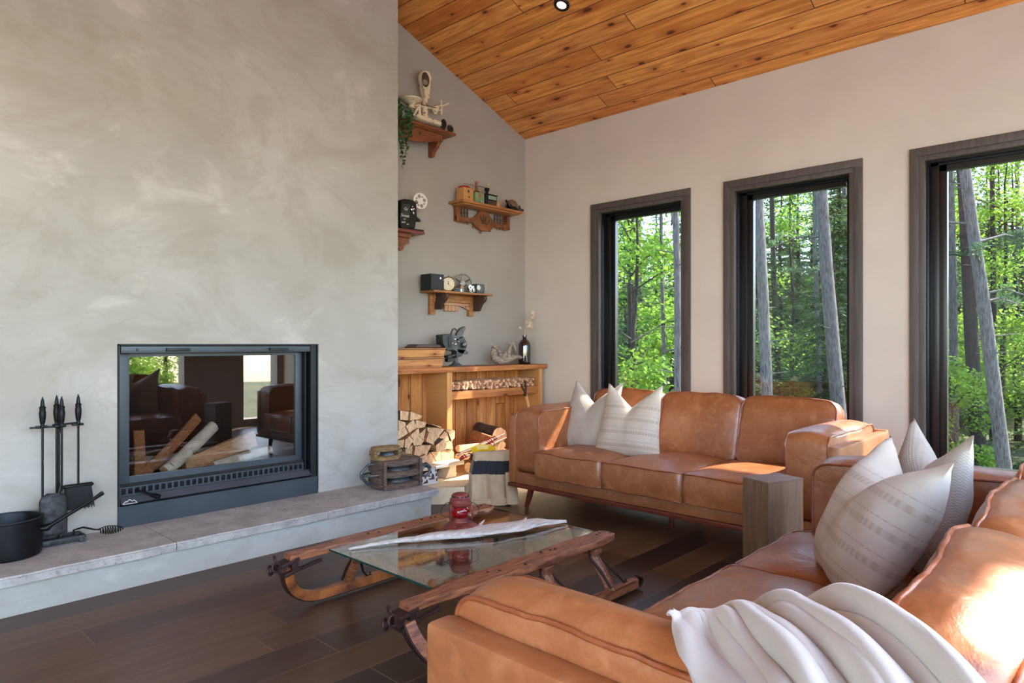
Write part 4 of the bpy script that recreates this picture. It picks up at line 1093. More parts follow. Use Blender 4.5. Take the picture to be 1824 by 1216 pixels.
def blanket():
    hang = thing('draped_wool_blanket', 'cream wool blanket with one broad black band draped over a basket beside the long sofa', 'blanket', BLOC, BROT)
    def f(u, v):
        x = (u-.5)*2
        wd = .150+.040*v+.006*math.sin(v*5)
        xx = x*wd+.004*math.sin(v*9)
        amp = .003+.018*v
        yy = -.100-.03*v-amp*(math.sin(x*6+.6)+.6*math.sin(x*13+2))
        if v < .06: yy += .05*(1-v/.06)**2
        if abs(x) > .84: yy += (abs(x)-.84)/.16*.11
        z = .012+.365*(1-v)+.010*x*(1-v)+(.006*math.sin(v*0) if v < .06 else 0)
        return Vector((xx, yy, z))
    b = B(); b.grid(f, 60, 44)
    o = b.obj('front_sheet', WOOLS, hang, 180)
    md = o.modifiers.new('t', 'SOLIDIFY'); md.thickness = .007; md.offset = -1
    b = B()
    def g(u, v):
        a = u*2*PI; z = .018+.22*(1-v)
        r = .022+.020*v+.006*math.sin(a*2)
        return Vector((.118+.030*v+r*math.cos(a)*1.1, -.150-.012*v+r*.7*math.sin(a), z))
    b.grid(g, 26, 20, cu=True); b.obj('side_fold', WOOLC, hang, 180)
    b = B()
    for k in range(3):
        pts = [(-.17+.02*k+i*.036, -.160-.008*math.sin(i*1.1+k)+.012*k, .014+.014*k+.004*math.sin(i*.9+k)) for i in range(9)]
        b.tube(pts, [.005]+[.010]*7+[.005], 8)
    b.obj('hem_fold', WOOLC, hang, 180)
blanket()
def mesh_text(o):
    """lettering as a plain mesh"""
    bpy.context.view_layer.update()
    me = bpy.data.meshes.new_from_object(o.evaluated_get(bpy.context.evaluated_depsgraph_get()))
    n = bpy.data.objects.new(o.name, me); COL.objects.link(n); n.location = o.location; n.rotation_euler = o.rotation_euler; n.parent = o.parent
    nm = o.name; bpy.data.objects.remove(o); n.name = nm
# ------------------------------------------------------------ things on the cabinet
CT = .9635
t = thing('wooden_crate', 'knotty pine crate with slanted end standing on the cabinet beside the old movie projector', 'crate', (3.05, 4.165, CT+.004))
b = B()
for k in range(2):
    z0, z1 = .006+k*.075, .078+k*.075
    b.prism([(0, z0), (.585+.05*z0/.15*.5+.0, z0), (.61+.02*k+.0, z1), (0, z1)], .016, plane_m((0, .016, 0), (1, 0, 0), (0, 0, 1)), .002)
b.obj('front_board', PINEBOX, t)
b = B(); b.prism([(0, .006), (.59, .006), (.625, .153), (0, .153)], .014, plane_m((0, .20, 0), (1, 0, 0), (0, 0, 1))); b.obj('rear_board', PINEBOX, t)
b = B(); b.box((.594, .10, .079), (.016, .17, .146), Matrix.Rotation(R(12), 3, 'Y')); b.bx(.0, .014, .0165, .185, .006, .15); b.obj('end_board', PINEBOX, t)
b = B(); b.bx(.0, .58, .0, .2, -.003, .005); b.obj('bottom', PINEBOX, t)
t = thing('dark_wooden_tray', 'dark brown wooden tray lying on top of the pine crate', 'tray', (3.36, 4.25, CT+.1585))
b = B(); b.prism([(0, 0), (.30, 0), (.26, .028), (.04, .028)], .13, plane_m((.0, .065, 0), (1, 0, 0), (0, 0, 1)), .004); b.obj('body', WALNUT, t)
# big grey projector
pj = thing('vintage_movie_projector', 'large grey vintage movie projector with two reel arms standing on the cabinet', 'film projector')
Y = 4.27
def pt(u, v, y=Y): return at(u, v, y)
def slabuv(b, poly, d, y=Y, bev=.004):
    """silhouette given as points of the wall-parallel plane at depth y, extruded to real thickness"""
    P = [at(u, v, y) for u, v in poly]
    m = MXZ(0, y+d/2, 0); b.prism([(p.x, p.z) for p in P], d, m, bev)
b = B(); slabuv(b, [(809, 612), (813, 600), (820, 598), (825, 605), (827, 613), (825, 623), (818, 634), (808, 637)], .07); b.obj('body', GREYD, pj, 40)
b = B(); slabuv(b, [(782, 596), (797, 594.5), (799, 616), (800, 624), (790, 624), (783, 612)], .09); b.obj('lamp_house', GREYD, pj, 40)
b = B(); slabuv(b, [(798, 595), (808, 597), (810, 620), (807, 626), (800, 622)], .08); 
for k in range(4): b.tube([pt(799.5+k*2.3, 598, Y-.05), pt(800.5+k*2.3, 619, Y-.05)], .004, 6)
b.obj('ribbed_housing', GREYM, pj, 40)
b = B(); slabuv(b, [(809, 604), (813, 592), (819, 584), (826, 581), (829, 584), (824, 590), (821, 603)], .03, Y-.02); b.obj('upper_arm', GREYM, pj, 40)
b = B(); slabuv(b, [(812, 621), (820, 621.5), (829, 624.5), (833, 626), (831.5, 630.5), (824, 630), (814, 628)], .03, Y-.02); b.obj('lower_arm', GREYM, pj, 40)
b = B(); b.tube([pt(802, 597), pt(806, 587), pt(810, 585), pt(814, 589)], .0055, 8); b.obj('carry_handle', GREYD, pj)
b = B(); p = pt(827, 614, Y-.045); b.lathe([(.001, -.015), (.022, -.015), (.024, .01), (.018, .014), (.010, .016), (.001, .016)], p, 20, Matrix.Rotation(PI/2, 3, 'X')); b.obj('lens', DULL, pj)
b = B()
for u, v, r in ((811, 604, .010), (812, 613, .012), (817, 608, .006), (806, 611, .005)): b.ball(pt(u, v, Y-.055), r, 10, (1, .5, 1))
b.tube([pt(807, 610, Y-.055), pt(814, 608, Y-.055), pt(816, 606, Y-.055)], .003, 6); b.obj('knob', CHROME, pj)
b = B(); p = pt(812, 633); b.lathe([(.0, 0), (.075, .0), (.072, .006), (.04, .02), (.022, .04), (.018, .085), (.03, .10)], (p.x, Y, CT+.0005), 22, None, 1, .8); b.obj('pedestal', GREYM, pj)
b = B(); slabuv(b, [(794, 633), (809, 630), (809, 634), (794, 637.5)], .05); b.obj('bracket', GREYD, pj)
b = B(); slabuv(b, [(795, 638), (808, 637), (808, 643), (795, 644.5)], .05, Y-.02); b.obj('number_plate', BLACKG, pj)
fc = bpy.data.curves.new('digits', 'FONT'); fc.body = '552'; fc.size = .030; fc.extrude = .0006
do = bpy.data.objects.new('digits', fc); COL.objects.link(do); p = pt(797.5, 643.3, Y-.048); do.location = p; do.rotation_euler = (PI/2, 0, 0); do.parent = pj; fc.materials.append(DULL); mesh_text(do)
# flat driftwood chip
t = thing('flat_driftwood_chip', 'flat pale driftwood chip lying on the cabinet between projector and twisted driftwood', 'driftwood')
b = B(); p = pt(863, 645, 4.22)
def ff(u, v):
    a = v*2*PI; r = (.002+.030*math.sin(PI*u)**.6)
    return Vector((p.x-.12+.24*u, 4.22+r*math.cos(a), CT+.008+.007*math.sin(a)*math.sin(PI*u)**.5))
b.grid(ff, 20, 14, cv=True); b.obj('chip', DRIFT, t, 60)
# twisted driftwood
t = thing('twisted_driftwood', 'gnarled driftwood root with two raised arms standing on the cabinet beside the bottle', 'driftwood')
def q3(u, v, y=4.25): 
    p = at(u, v, y); return (p.x, p.y, max(CT+.012, p.z))
b = B()
b.tube([q3(880, 618), q3(878, 626), q3(880, 637), q3(890, 642.5), q3(902, 641), q3(912, 636), q3(922, 634.5), q3(933, 637), q3(936, 642, 4.23)], [.02, .026, .034, .036, .034, .028, .020, .018, .012], 12)
b.tube([q3(873, 613, 4.22), q3(880, 616, 4.22), q3(886, 620), q3(890, 626), q3(892, 634)], [.006, .016, .020, .018, .018], 10)
b.tube([q3(892, 636), q3(897, 633), q3(902, 628)], [.02, .026, .018], 10)
b.tube([q3(905, 637), q3(906, 628), q3(907, 620), q3(911, 613), q3(916, 611), q3(917, 615)], [.028, .022, .018, .014, .013, .008], 10)
b.tube([q3(900, 612, 4.24), q3(907, 611), q3(914, 610), q3(918, 620, 4.22), q3(920, 629, 4.21)], [.004, .009, .014, .010, .005], 10)
for v in b.bm.verts: v.co += Vector((noise.noise(v.co*28), noise.noise(v.co*28+Vector((5, 0, 0))), noise.noise(v.co*28+Vector((0, 5, 0)))))*.009; v.co.z = max(CT+.001, v.co.z)
b.obj('root', DRIFT, t, 70)
# bottle with dried flowers
t = thing('dark_glass_bottle', 'dark brown glossy glass bottle standing at the end of the cabinet near the corner', 'bottle', (4.737, 4.255, CT+.0005))
b = B(); b.lathe([(.001, 0), (.050, 0), (.056, .006), (.058, .02), (.059, .17), (.055, .195), (.044, .215), (.026, .232), (.019, .243), (.018, .262), (.024, .264), (.024, .271), (.017, .271), (.014, .262), (.014, .24), (.001, .235)], seg=36); b.obj('glass_body', DARKG, t, 50)
t = thing('dried_flower_stem', 'stem of dried cream round petals standing in the dark glass bottle', 'dried flowers', (4.737, 4.255, CT+.24))
b = B(); b.tube([(0, 0, -.01), (.0, -.002, .06), (.0, -.01, .14), (.02, -.02, .20), (.05, -.02, .26), (.045, -.02, .29)], [.002, .002, .0018, .0015, .0012, .0008], 6)
stems = [((0, -.004, .07), (-.04, -.02, .085), (-.085, -.02, .10)), ((0, -.006, .09), (.04, -.03, .12), (.075, -.03, .115)), ((0, -.01, .13), (.05, -.02, .15), (.08, -.02, .19)), ((.02, -.02, .20), (.06, -.02, .22), (.10, -.02, .20)), ((.02, -.02, .2), (.07, -.01, .25), (.10, -.01, .24))]
for s_ in stems: b.tube(s_, .0011, 5)
b.obj('stem', PETAL, t)
b = B(); rnd = random.Random(9)
pts = [(-.085, -.02, .10), (-.06, -.02, .09), (-.035, -.02, .10), (.0, -.02, .125), (.02, -.02, .14), (.05, -.03, .15), (.07, -.03, .11), (.085, -.03, .125), (.04, -.03, .12), (.06, -.02, .175), (.085, -.02, .20), (.105, -.02, .21), (.10, -.02, .17), (.045, -.02, .235), (.065, -.02, .25), (.09, -.02, .245), (.105, -.02, .25), (.03, -.02, .22), (.11, -.02, .225), (.02, -.02, .115), (.0, -.02, .16), (.10, -.015, .185)]
for p in pts:
    m = Matrix.Translation(p) @ Matrix.Rotation(rnd.uniform(-.9, .9), 4, 'Z') @ Matrix.Rotation(PI/2+rnd.uniform(-.7, .7), 4, 'X')
    n = 10; r = rnd.uniform(.014, .020)
    b.prism([(r*math.cos(2*PI*i/n), r*.85*math.sin(2*PI*i/n)) for i in range(n)], .0012, m)
b.obj('petal_disc', PETAL, t, 0)

# ------------------------------------------------------------ wall shelves
GB = GY-.001
def board(b, x0, x1, z, th, y0=4.25, y1=GB, bev=.003): b.bx(x0, x1, y0, y1, z-th, z, bev)
# 1 top shelf with scale and plant
sh = thing('carved_wall_shelf', 'reddish carved wooden wall shelf carrying the cream scale and trailing plant, topmost on the wall', 'wall shelf')
Z1 = 2.930
b = B(); board(b, 3.02, 3.852, Z1, .022, 4.235); b.obj('shelf_board', SHELFR, sh)
b = B(); b.prism([(3.06, Z1-.024), (3.74, Z1-.024), (3.74, Z1-.085), (3.66, Z1-.10), (3.55, Z1-.135), (3.40, Z1-.150), (3.25, Z1-.135), (3.14, Z1-.10), (3.06, Z1-.085)], .016, MXZ(0, 4.30, 0), .002); b.bx(3.04, 3.76, 4.25, 4.42, Z1-.032, Z1-.0225, .002); b.obj('apron', SHELFR, sh)
for x in (3.06, 3.71):
    b = B(); b.prism([(0, 0), (-.15, 0), (-.155, -.05), (-.12, -.06), (-.10, -.10), (-.06, -.115), (-.05, -.16), (0, -.165)], .035, plane_m((x, GB, Z1-.033), (0, 1, 0), (0, 0, 1)), .003); b.obj('bracket', SHELFR, sh)
b = B(); p = (3.50, 4.283, Z1-.07); b.ball(p, .014, 10, (1, .3, 1)); b.obj('knot', WALNUT, sh)
# 2 grinder shelf
sh = thing('carved_wall_shelf', 'golden brown wall shelf with spindles and a carved half round centre, carrying the coffee grinders', 'wall shelf')
Z2 = 2.394; X0, X1 = 3.94, 4.71
b = B(); board(b, X0, X1, Z2, .020, 4.25); b.bx(X0+.03, X1-.03, 4.27, 4.42, Z2-.034, Z2-.0205, .002); b.obj('shelf_board', SHELFB, sh)
b = B(); yb = 4.41; cx = (X0+X1)/2+.01
b.bx(X0+.06, X0+.105, yb-.02, GB, Z2-.16, Z2-.035, .003); b.bx(X1-.075, X1-.03, yb-.02, GB, Z2-.16, Z2-.035, .003)
top_ = []; bot_ = []
for i in range(41):
    s_ = -1+2*i/40; x = cx+s_*.335
    k = math.exp(-(s_/.27)**2)
    top_.append((x, Z2-.118+.083*min(1, k*1.35))); bot_.append((x, Z2-.155-.055*min(1, max(0, 1-(s_/.36)**2))**.5*(1 if abs(s_) < .36 else 0)))
b.prism(top_+bot_[::-1], .018, MXZ(0, yb, 0), .0)
b.obj('carved_panel', SHELFT, sh, 0)
b = B()
for x in (X0+.135, X0+.17, X0+.205, X1-.215, X1-.18, X1-.145, X1-.11): b.lathe([(.005, 0), (.009, .01), (.005, .02), (.010, .04), (.005, .062), (.009, .07), (.005, .08)], (x, yb, Z2-.118), 8)
b.obj('spindle', WALNUT, sh)
b = B()
for x in (cx-.31, cx-.27, cx-.23, cx-.19, cx+.19, cx+.225, cx+.26, cx+.295): b.ball((x, yb-.004, Z2-.163), .011, 10)
for x, z in ((cx-.12, -.185), (cx-.03, -.222), (cx+.09, -.195)): b.ball((x, yb-.004, Z2+z), .012, 10)
b.obj('drop_bead', SHELFT, sh)
b = B()
for a in (-24, -3, 18, 40): b.box((cx+.002*a*.6, yb-.0195, Z2-.105-.0006*abs(a)), (.010, .004, .07), Matrix.Rotation(R(a), 3, 'Y'))
b.obj('carved_groove', WALNUT, sh)
# 3 lower shelf
sh = thing('carved_wall_shelf', 'honey oak wall shelf with dark scroll brackets, carrying the box camera and clock', 'wall shelf')
Z3 = 1.598; X0, X1 = 3.62, 4.31
b = B(); board(b, X0, X1, Z3, .016, 4.25); b.obj('shelf_board', SHELFB, sh)
b = B(); b.bx(X0+.12, X1-.12, 4.395, GB, Z3-.085, Z3-.0165, .002); b.bx(X0+.12, X1-.12, 4.385, GB, Z3-.052, Z3-.042, .002); b.obj('back_rail', SHELFB, sh)
b = B(); xa, xb_ = X0+.12, X1-.12
b.prism([(xa, Z3-.088), (xb_, Z3-.088), (xb_, Z3-.155), (xb_-.10, Z3-.118), (xb_-.14, Z3-.108), (xa+.14, Z3-.108), (xa+.10, Z3-.118), (xa, Z3-.150)], .014, MXZ(0, 4.42, 0), .0); b.obj('carved_apron', mat('pinkish carved pine', (190, 142, 108), (168, 118, 86), rough=.6), sh, 0)
b = B()
for k in range(4): b.box(((xa+xb_)/2-.072+.040*k, 4.412, Z3-.135), (.037, .014, .05), None, .006)
b.obj('drop_tab', mat('pale drop tab wood', (190, 138, 98), (168, 116, 78), rough=.6), sh)
b = B()
for sx, x in ((1, xa+.03), (-1, xb_-.03)):
    for k in range(3):
        b.box((x+sx*.022*k, 4.4035, Z3-.108-.004*k), (.016, .003, .005), Matrix.Rotation(R(sx*(40-40*k)), 3, 'Y'))
b.obj('carved_leaf', WALNUT, sh)
for x in (xa-.03, xb_-.03):
    b = B(); b.bx(x, x+.06, 4.405, GB, Z3-.195, Z3-.0165, .006); post = b.obj('post', SHELFB, sh)
    b = B(); b.prism([(0, 0), (-.14, 0), (-.15, -.03), (-.13, -.055), (-.09, -.075), (-.075, -.11), (-.06, -.135), (0, -.135)], .036, plane_m((x+.048, 4.404, Z3-.0165), (0, 1, 0), (0, 0, 1)), .003)
    b.obj('scroll_bracket', WALNUT, sh)
# 4 projector shelf
sh = thing('carved_wall_shelf', 'mahogany wall shelf with fretwork, carrying the black film projector beside the chimney edge', 'wall shelf')
Z4 = 2.060
b = B(); board(b, 3.02, 3.524, Z4, .022, 4.25); b.obj('shelf_board', SHELFM, sh)
b = B(); b.bx(3.04, 3.425, 4.30, 4.42, Z4-.055, Z4-.0225, .003)
for k in range(7): b.lathe([(.001, -.002), (.016, 0), (.001, .004)], (3.09+k*.052, 4.299, Z4-.038), 12, Matrix.Rotation(PI/2, 3, 'X'))
b.obj('moulding', SHELFR, sh)
b = B(); b.prism([(3.04, Z4-.057), (3.42, Z4-.057), (3.42, Z4-.10), (3.39, Z4-.108), (3.37, Z4-.125), (3.36, Z4-.155), (3.335, Z4-.165), (3.31, Z4-.145), (3.04, Z4-.145)], .016, MXZ(0, 4.34, 0), 0); b.obj('fretwork', SHELFR, sh, 0)
b = B()
for x, h_ in ((3.09, .05), (3.15, .03), (3.21, .05), (3.27, .06), (3.33, .03)): b.bx(x-.006, x+.006, 4.3225, 4.3235, Z4-.125, Z4-.125+h_); b.lathe([(.001, 0), (.011, 0), (.001, .001)], (x, 4.3225, Z4-.12), 10, Matrix.Rotation(PI/2, 3, 'X'))
b.obj('fret_opening', WALNUT, sh, 0)

# ---- scale on the top shelf
t = thing('antique_scale', 'chipped cream enamel antique kitchen scale with an oval dial, on the topmost shelf', 'scale')
Y = 4.335
b = B(); slabuv(b, [(735, 208), (738, 205), (789, 222), (791, 227), (786, 228), (741, 214)], .10, Y); b.obj('base', CREAM, t, 40)
b = B(); p0 = pt(757, 212, Y); p1 = pt(758, 176, Y); b.lathe([(.028, 0), (.03, .02), (.022, .04), (.027, .055), (.027, .07), (.021, .075), (.025, .09), (.023, .12), (.021, .17)], (p0.x, Y, p0.z-.0), 18)
p = pt(758, 172, Y); slabuv(b, [(753.5, 178), (763, 177), (761, 160), (765, 150), (767, 140), (764, 131), (757, 125), (750, 127), (746, 135), (747, 145), (752, 155)], .05, Y, .010); b.obj('dial_column', CREAM, t, 40)
b = B(); p = pt(757.5, 142, Y-.035); b.lathe([(.001, 0), (.040, 0), (.042, .002), (.001, .004)], p, 22, Matrix.Rotation(PI/2, 3, 'X'), .85, 1.3); b.obj('dial', CLOCKF, t)
b = B(); p = pt(757.5, 142, Y-.034); b.lathe([(.038, -.002), (.043, 0), (.047, .004), (.043, .008), (.038, .006)], p, 28, Matrix.Rotation(PI/2, 3, 'X'), .85, 1.3); b.obj('dial_rim', WALNUT, t)
b = B(); p = pt(757.5, 146, Y-.041); b.lathe([(.001, 0), (.026, 0), (.001, .002)], p, 18, Matrix.Rotation(PI/2, 3, 'X'), 1.0, .9); b.obj('dial_window', mat('dusty dial glass', (150, 138, 120), rough=.3), t)
b = B(); p = pt(733, 178, Y); b.lathe([(.001, -.07), (.03, -.07), (.022, -.045), (.03, -.03), (.045, -.018), (.085, -.004), (.088, .004), (.086, .006), (.001, .0)], (p.x, Y, p.z), 28); b.obj('weighing_plate', CREAM, t)
b = B(); b.tube([pt(733, 190, Y), pt(747, 188, Y), pt(760, 190, Y), pt(775, 193, Y), pt(786, 196, Y)], [.012, .016, .014, .012, .012], 8)
b.tube([pt(748, 188, Y-.02), pt(741, 198, Y-.02), pt(736, 206, Y-.02)], .010, 8); b.lathe([(.010, 0), (.014, .02), (.009, .04), (.013, .05), (.010, .09)], pt(747.5, 207, Y-.02), 10)
b.lathe([(.012, 0), (.02, .02), (.035, .04), (.04, .055)], pt(775, 204, Y), 12)
b.tube([pt(786, 205, Y), pt(787, 196, Y), pt(785.5, 178, Y)], .007, 8); b.tube([pt(775, 190, Y-.02), pt(790, 188, Y-.02), pt(799.5, 183.5, Y-.02)], .006, 8); b.obj('beam_linkage', CREAM, t)
b = B(); b.tube([pt(750, 186, Y-.03), pt(764, 189, Y-.03), pt(784, 194, Y-.03)], .004, 6); b.obj('spring_bar', DULL, t)
# pine cones
def cone(loc, label, s_=1, rot=(0, 0, 0)):
    b = B(); rnd = random.Random(int(loc[0]*1000))
    for k in range(15):
        z = .008+k*.0062; r = .024*math.sin(PI*(.16+.80*k/15))
        for q in range(8):
            a = q*PI/4+k*.55
            m = Matrix.Translation((0, 0, z)) @ Matrix.Rotation(a, 4, 'Z') @ Matrix.Rotation(R(-28+k*3), 4, 'Y')
            b.box((0, 0, 0), (.001, .001, .001)) if False else None
            t_ = bmesh.new(); vs = [t_.verts.new(c) for c in ((.004, -.004, 0), (r, -.007, .002), (r+.006, 0, .003), (r, .007, .002), (.004, .004, 0))]; t_.faces.new(vs)
            b.add(t_, m)
    b.lathe([(.004, 0), (.012, .03), (.008, .08), (.002, .10)], (0, 0, 0), 8)
    o = b.obj('pine_cone', CONE, None, 0); o.location = loc; o.rotation_euler = rot; o.scale = (s_, s_, s_)
    tag(o, label, 'pine cone', None)
p = pt(790, 208, 4.285); cone((p.x, 4.285, Z1+.004), 'upright brown pine cone behind the scale on the topmost shelf', 1.05)
p = pt(800, 222, 4.28); cone((p.x+.045, 4.28, Z1+.026), 'brown pine cone lying at the end of the topmost shelf', .95, (0, R(-78), R(20)))
# trailing plant
t = thing('trailing_plant', 'small green plant trailing down over the topmost shelf beside the chimney edge', 'plant', (3.15, 4.30, Z1))
b = B(); b.lathe([(.001, 0), (.045, 0), (.055, .08), (.058, .082), (.05, .082), (.045, .07), (.001, .07)], (-.02, .02, .0005), 20); b.obj('pot', WALNUT, t)
b = B(); st_ = B(); rnd = random.Random(21)
def leaf(b, p, d, s_):
    d = d.normalized(); x = d.cross(Vector((rnd.uniform(-1, 1), rnd.uniform(-1, 1), rnd.uniform(-1, 1)))).normalized(); n = d.cross(x)
    pts = [(0, 0), (.3, .32), (.6, .38), (1, 0), (.6, -.38), (.3, -.32)]
    vs = [b.bm.verts.new(p+d*(a*s_)+x*(c*s_)+n*(.12*s_*math.sin(a*PI))) for a, c in pts]; b.bm.faces.new(vs)
vines = [(.10, -.10, .44), (.13, -.11, .36), (.07, -.12, .30), (.16, -.10, .24), (.03, -.12, .26), (.19, -.10, .17), (.0, -.12, .2)]
for dx, dy, ln in vines:
    P = [Vector((0, 0, .08)), Vector((dx*.5, dy*.6, .11)), Vector((dx*.9, dy, .06))]+[Vector((dx+.012*math.sin(k*1.3+dx*40), dy, .03-ln*k/9)) for k in range(10)]
    st_.tube(P, .0014, 4)
    for i in range(len(P)-1):
        for q in range(4):
            f = q/4; p = P[i]*(1-f)+P[i+1]*f
            leaf(b, p, Vector((rnd.uniform(-1, 1), rnd.uniform(-1, .2), rnd.uniform(-1, .5))), rnd.uniform(.022, .034))
for k in range(420):
    a = rnd.uniform(0, 2*PI); r = .085*math.sqrt(rnd.random()); p = Vector((.03+r*math.cos(a)*1.1, -.02+r*math.sin(a)*.8, rnd.uniform(.0, .15)))
    p.y = max(-.12, min(.10, p.y))
    leaf(b, p, Vector((rnd.uniform(-1, 1), rnd.uniform(-1, .3), rnd.uniform(-.6, 1))), rnd.uniform(.022, .034))
for q_ in (b, st_):
    for v in q_.bm.verts: v.co.y = min(v.co.y, .12); v.co.x = max(v.co.x, -.10)
st_.obj('stem', LEAFG, t); lf = b.obj('foliage', LEAFG, t, 0); lf['kind'] = 'stuff'

# ---- black projector
t = thing('black_film_projector', 'black film projector with a white reel standing on the mahogany shelf', 'film projector')
Y = 4.33
b = B(); slabuv(b, [(704, 408), (704, 358), (712, 356), (727, 358), (733, 363), (733, 390), (731, 408)], .13, Y, .006); b.obj('body', BLACKG, t, 40)
b = B(); slabuv(b, [(706, 409.5), (706, 406), (745, 411), (746, 414), (736, 414)], .14, Y, .002); b.obj('foot', BLACKG, t)
b = B(); slabuv(b, [(715.5, 362), (730.5, 364), (729.5, 386), (714.5, 384)], .003, Y-.067, 0); b.obj('side_panel', GREYD, t, 0)
b = B(); slabuv(b, [(732, 366), (738, 366), (739, 386), (733, 388)], .06, Y-.03); b.tube([pt(737, 368, Y), pt(741, 364, Y), pt(746, 362, Y)], .009, 8)
slabuv(b, [(735, 384), (738, 383), (748, 391.5), (746, 395), (743, 394.5)], .03, Y); b.tube([pt(744, 395, Y-.02), pt(750, 394, Y-.02)], .004, 6); b.obj('reel_arm', GREYD, t, 40)
b = B(); 
for u, v, r in ((734, 373, .014), (737.5, 372, .010), (737, 378, .008), (735, 368, .007), (737, 380, .009)): b.ball(pt(u, v, Y-.07), r, 10, (1, .6, 1))
slabuv(b, [(718, 389), (723, 389), (723, 391), (718, 391)], .004, Y-.068, 0); slabuv(b, [(715, 394), (722, 394), (722, 397), (715, 397)], .004, Y-.068, 0); slabuv(b, [(724, 398), (728, 398), (728, 400), (724, 400)], .004, Y-.068, 0); b.obj('film_gate', CHROME, t)
def script(body, size, u, v, y, par, m, name='lettering'):
    c = bpy.data.curves.new(name, 'FONT'); c.body = body; c.size = size; c.extrude = .0004; c.materials.append(m)
    o = bpy.data.objects.new(name, c); COL.objects.link(o); o.location = at(u, v, y); o.rotation_euler = (PI/2, 0, 0); o.parent = par; mesh_text(o)
script('Scout', .034, 714.8, 385, Y-.0705, t, WHITEM)
b = B(); p = pt(723, 372, Y-.0705)
for a in range(4): b.tube([p+Vector((.014*math.cos(a*PI/2)*1.3, 0, .014*math.sin(a*PI/2))), p+Vector((.014*math.cos((a+1)*PI/2)*1.3, 0, .014*math.sin((a+1)*PI/2)))], .0014, 5)
b.tube([p+Vector((-.009, 0, 0)), p+Vector((-.003, 0, -.006)), p+Vector((0, 0, .004)), p+Vector((.003, 0, -.006)), p+Vector((.009, 0, 0))], .0014, 5); b.obj('diamond_emblem', WHITEM, t)
def reel(label_parent, c, r, m, nh, hr, hd, spokes=0, name='reel', tilt=R(20)):
    b = B(); rot = Matrix.Rotation(tilt, 3, 'Z') @ Matrix.Rotation(PI/2, 3, 'X')
    if not spokes:
        # disc with round holes: ring wedges built from strips
        t_ = bmesh.new(); N = 60
        def inside(x, y):
            for k in range(nh):
                a = 2*PI*k/nh+.3; 
                if math.hypot(x-hd*math.cos(a), y-hd*math.sin(a)) < (hr if k % 2 == 0 or nh < 6 else hr*.55): return True
            return False
        G = 56
        for s_ in (0,):
            for i in range(G):
                for j in range(G):
                    x = (2*(i+.5)/G-1)*r; y = (2*(j+.5)/G-1)*r
                    if math.hypot(x, y) > r or inside(x, y): continue
                    h_ = r/G; vs = [t_.verts.new((x+a*h_, y+q*h_, 0)) for a, q in ((-1, -1), (1, -1), (1, 1), (-1, 1))]; t_.faces.new(vs)
        bmesh.ops.remove_doubles(t_, verts=t_.verts, dist=r/G*.2)
        bmesh.ops.solidify(t_, geom=t_.faces[:], thickness=.003)
        b.add(t_, Matrix.Translation(c) @ rot.to_4x4())
    else:
        for dz in (-.006, .006):
            b.tube([Vector(c)+rot @ Vector((r*math.cos(2*PI*k/44), r*math.sin(2*PI*k/44), dz)) for k in range(44)], .0045, 6, closed=True)
        for k in range(spokes):
            a = 2*PI*k/spokes+PI/2
            b.tube([Vector(c), Vector(c)+rot @ Vector((r*.97*math.cos(a), r*.97*math.sin(a), 0))], [.009, .006], 6)
        b.lathe([(.001, -.012), (.024, -.012), (.024, .012), (.001, .012)], c, 18, rot)
    return b
b = reel(t, pt(749, 358, Y-.02), .066, WHITEM, 8, .016, .040, tilt=R(-8)); b.obj('film_reel', WHITEM, t, 0)

# ---- coffee grinders and the rest of the second shelf
def crank(par, x, y, z, dx, m1, knobm, h_=.02):
    b = B(); b.tube([(x, y, z-.02), (x, y, z+.01)], .005, 8); b.box((x+dx/2, y, z+.008), (abs(dx)+.01, .010, .004), None, .001); b.obj('crank', m1, par)
    b = B(); b.lathe([(.004, 0), (.005, .012), (.013, .020), (.015, .03), (.010, .040), (.001, .043)], (x+dx, y, z+.008), 14); b.obj('knob', knobm, par)
t = thing('wooden_coffee_grinder', 'pale wooden box coffee grinder with red top and drawer, first on the spindle shelf', 'coffee grinder')
yy = 4.335; p0 = at(826, 356, yy-.045); p1 = at(843, 334, yy-.045); xa, xb_ = p0.x, p1.x
b = B(); b.bx(xa, xb_, yy-.045, yy+.05, Z2+.001, Z2+.118, .003); b.bx(xa-.004, xb_+.004, yy-.049, yy+.054, Z2+.001, Z2+.012, .002); b.obj('box', PALEW, t)
b = B(); b.bx(xa+.012, xb_-.012, yy-.049, yy-.045, Z2+.018, Z2+.055, .001); d = b.obj('drawer', PALEW, t)
b = B(); b.ball(((xa+xb_)/2, yy-.055, Z2+.036), .008, 10); b.obj('drawer_knob', WALNUT, d)
b = B(); b.lathe([(.001, 0), (.012, 0), (.012, .002), (.001, .002)], ((xa+xb_)/2, yy-.045, Z2+.088), 14, Matrix.Rotation(PI/2, 3, 'X')); b.obj('round_badge', GREYM, t)
b = B(); b.lathe([(.052, .119), (.054, .124), (.045, .134), (.012, .142), (.001, .142)], ((xa+xb_)/2-.01, yy, Z2), 22); b.obj('red_lid', RED, t)
crank(t, (xa+xb_)/2-.005, yy, Z2+.155, .145, CHROME, mat('orange wooden knob', (170, 84, 44), (140, 66, 34), rough=.4))
t = thing('green_tin_coffee_grinder', 'green patterned tin coffee grinder between the wooden and the black one', 'coffee grinder')
p0 = at(847, 360, yy-.04); p1 = at(863, 342, yy-.04); xa, xb_ = p0.x, p1.x
b = B(); b.bx(xa, xb_, yy-.04, yy+.04, Z2+.001, Z2+.098, .003); b.obj('tin_body', GREENT, t)
b = B(); b.lathe([(.036, .099), (.030, .112), (.016, .122), (.014, .150), (.012, .16)], ((xa+xb_)/2-.005, yy, Z2), 16); b.obj('hopper', BRASS, t)
b = B()
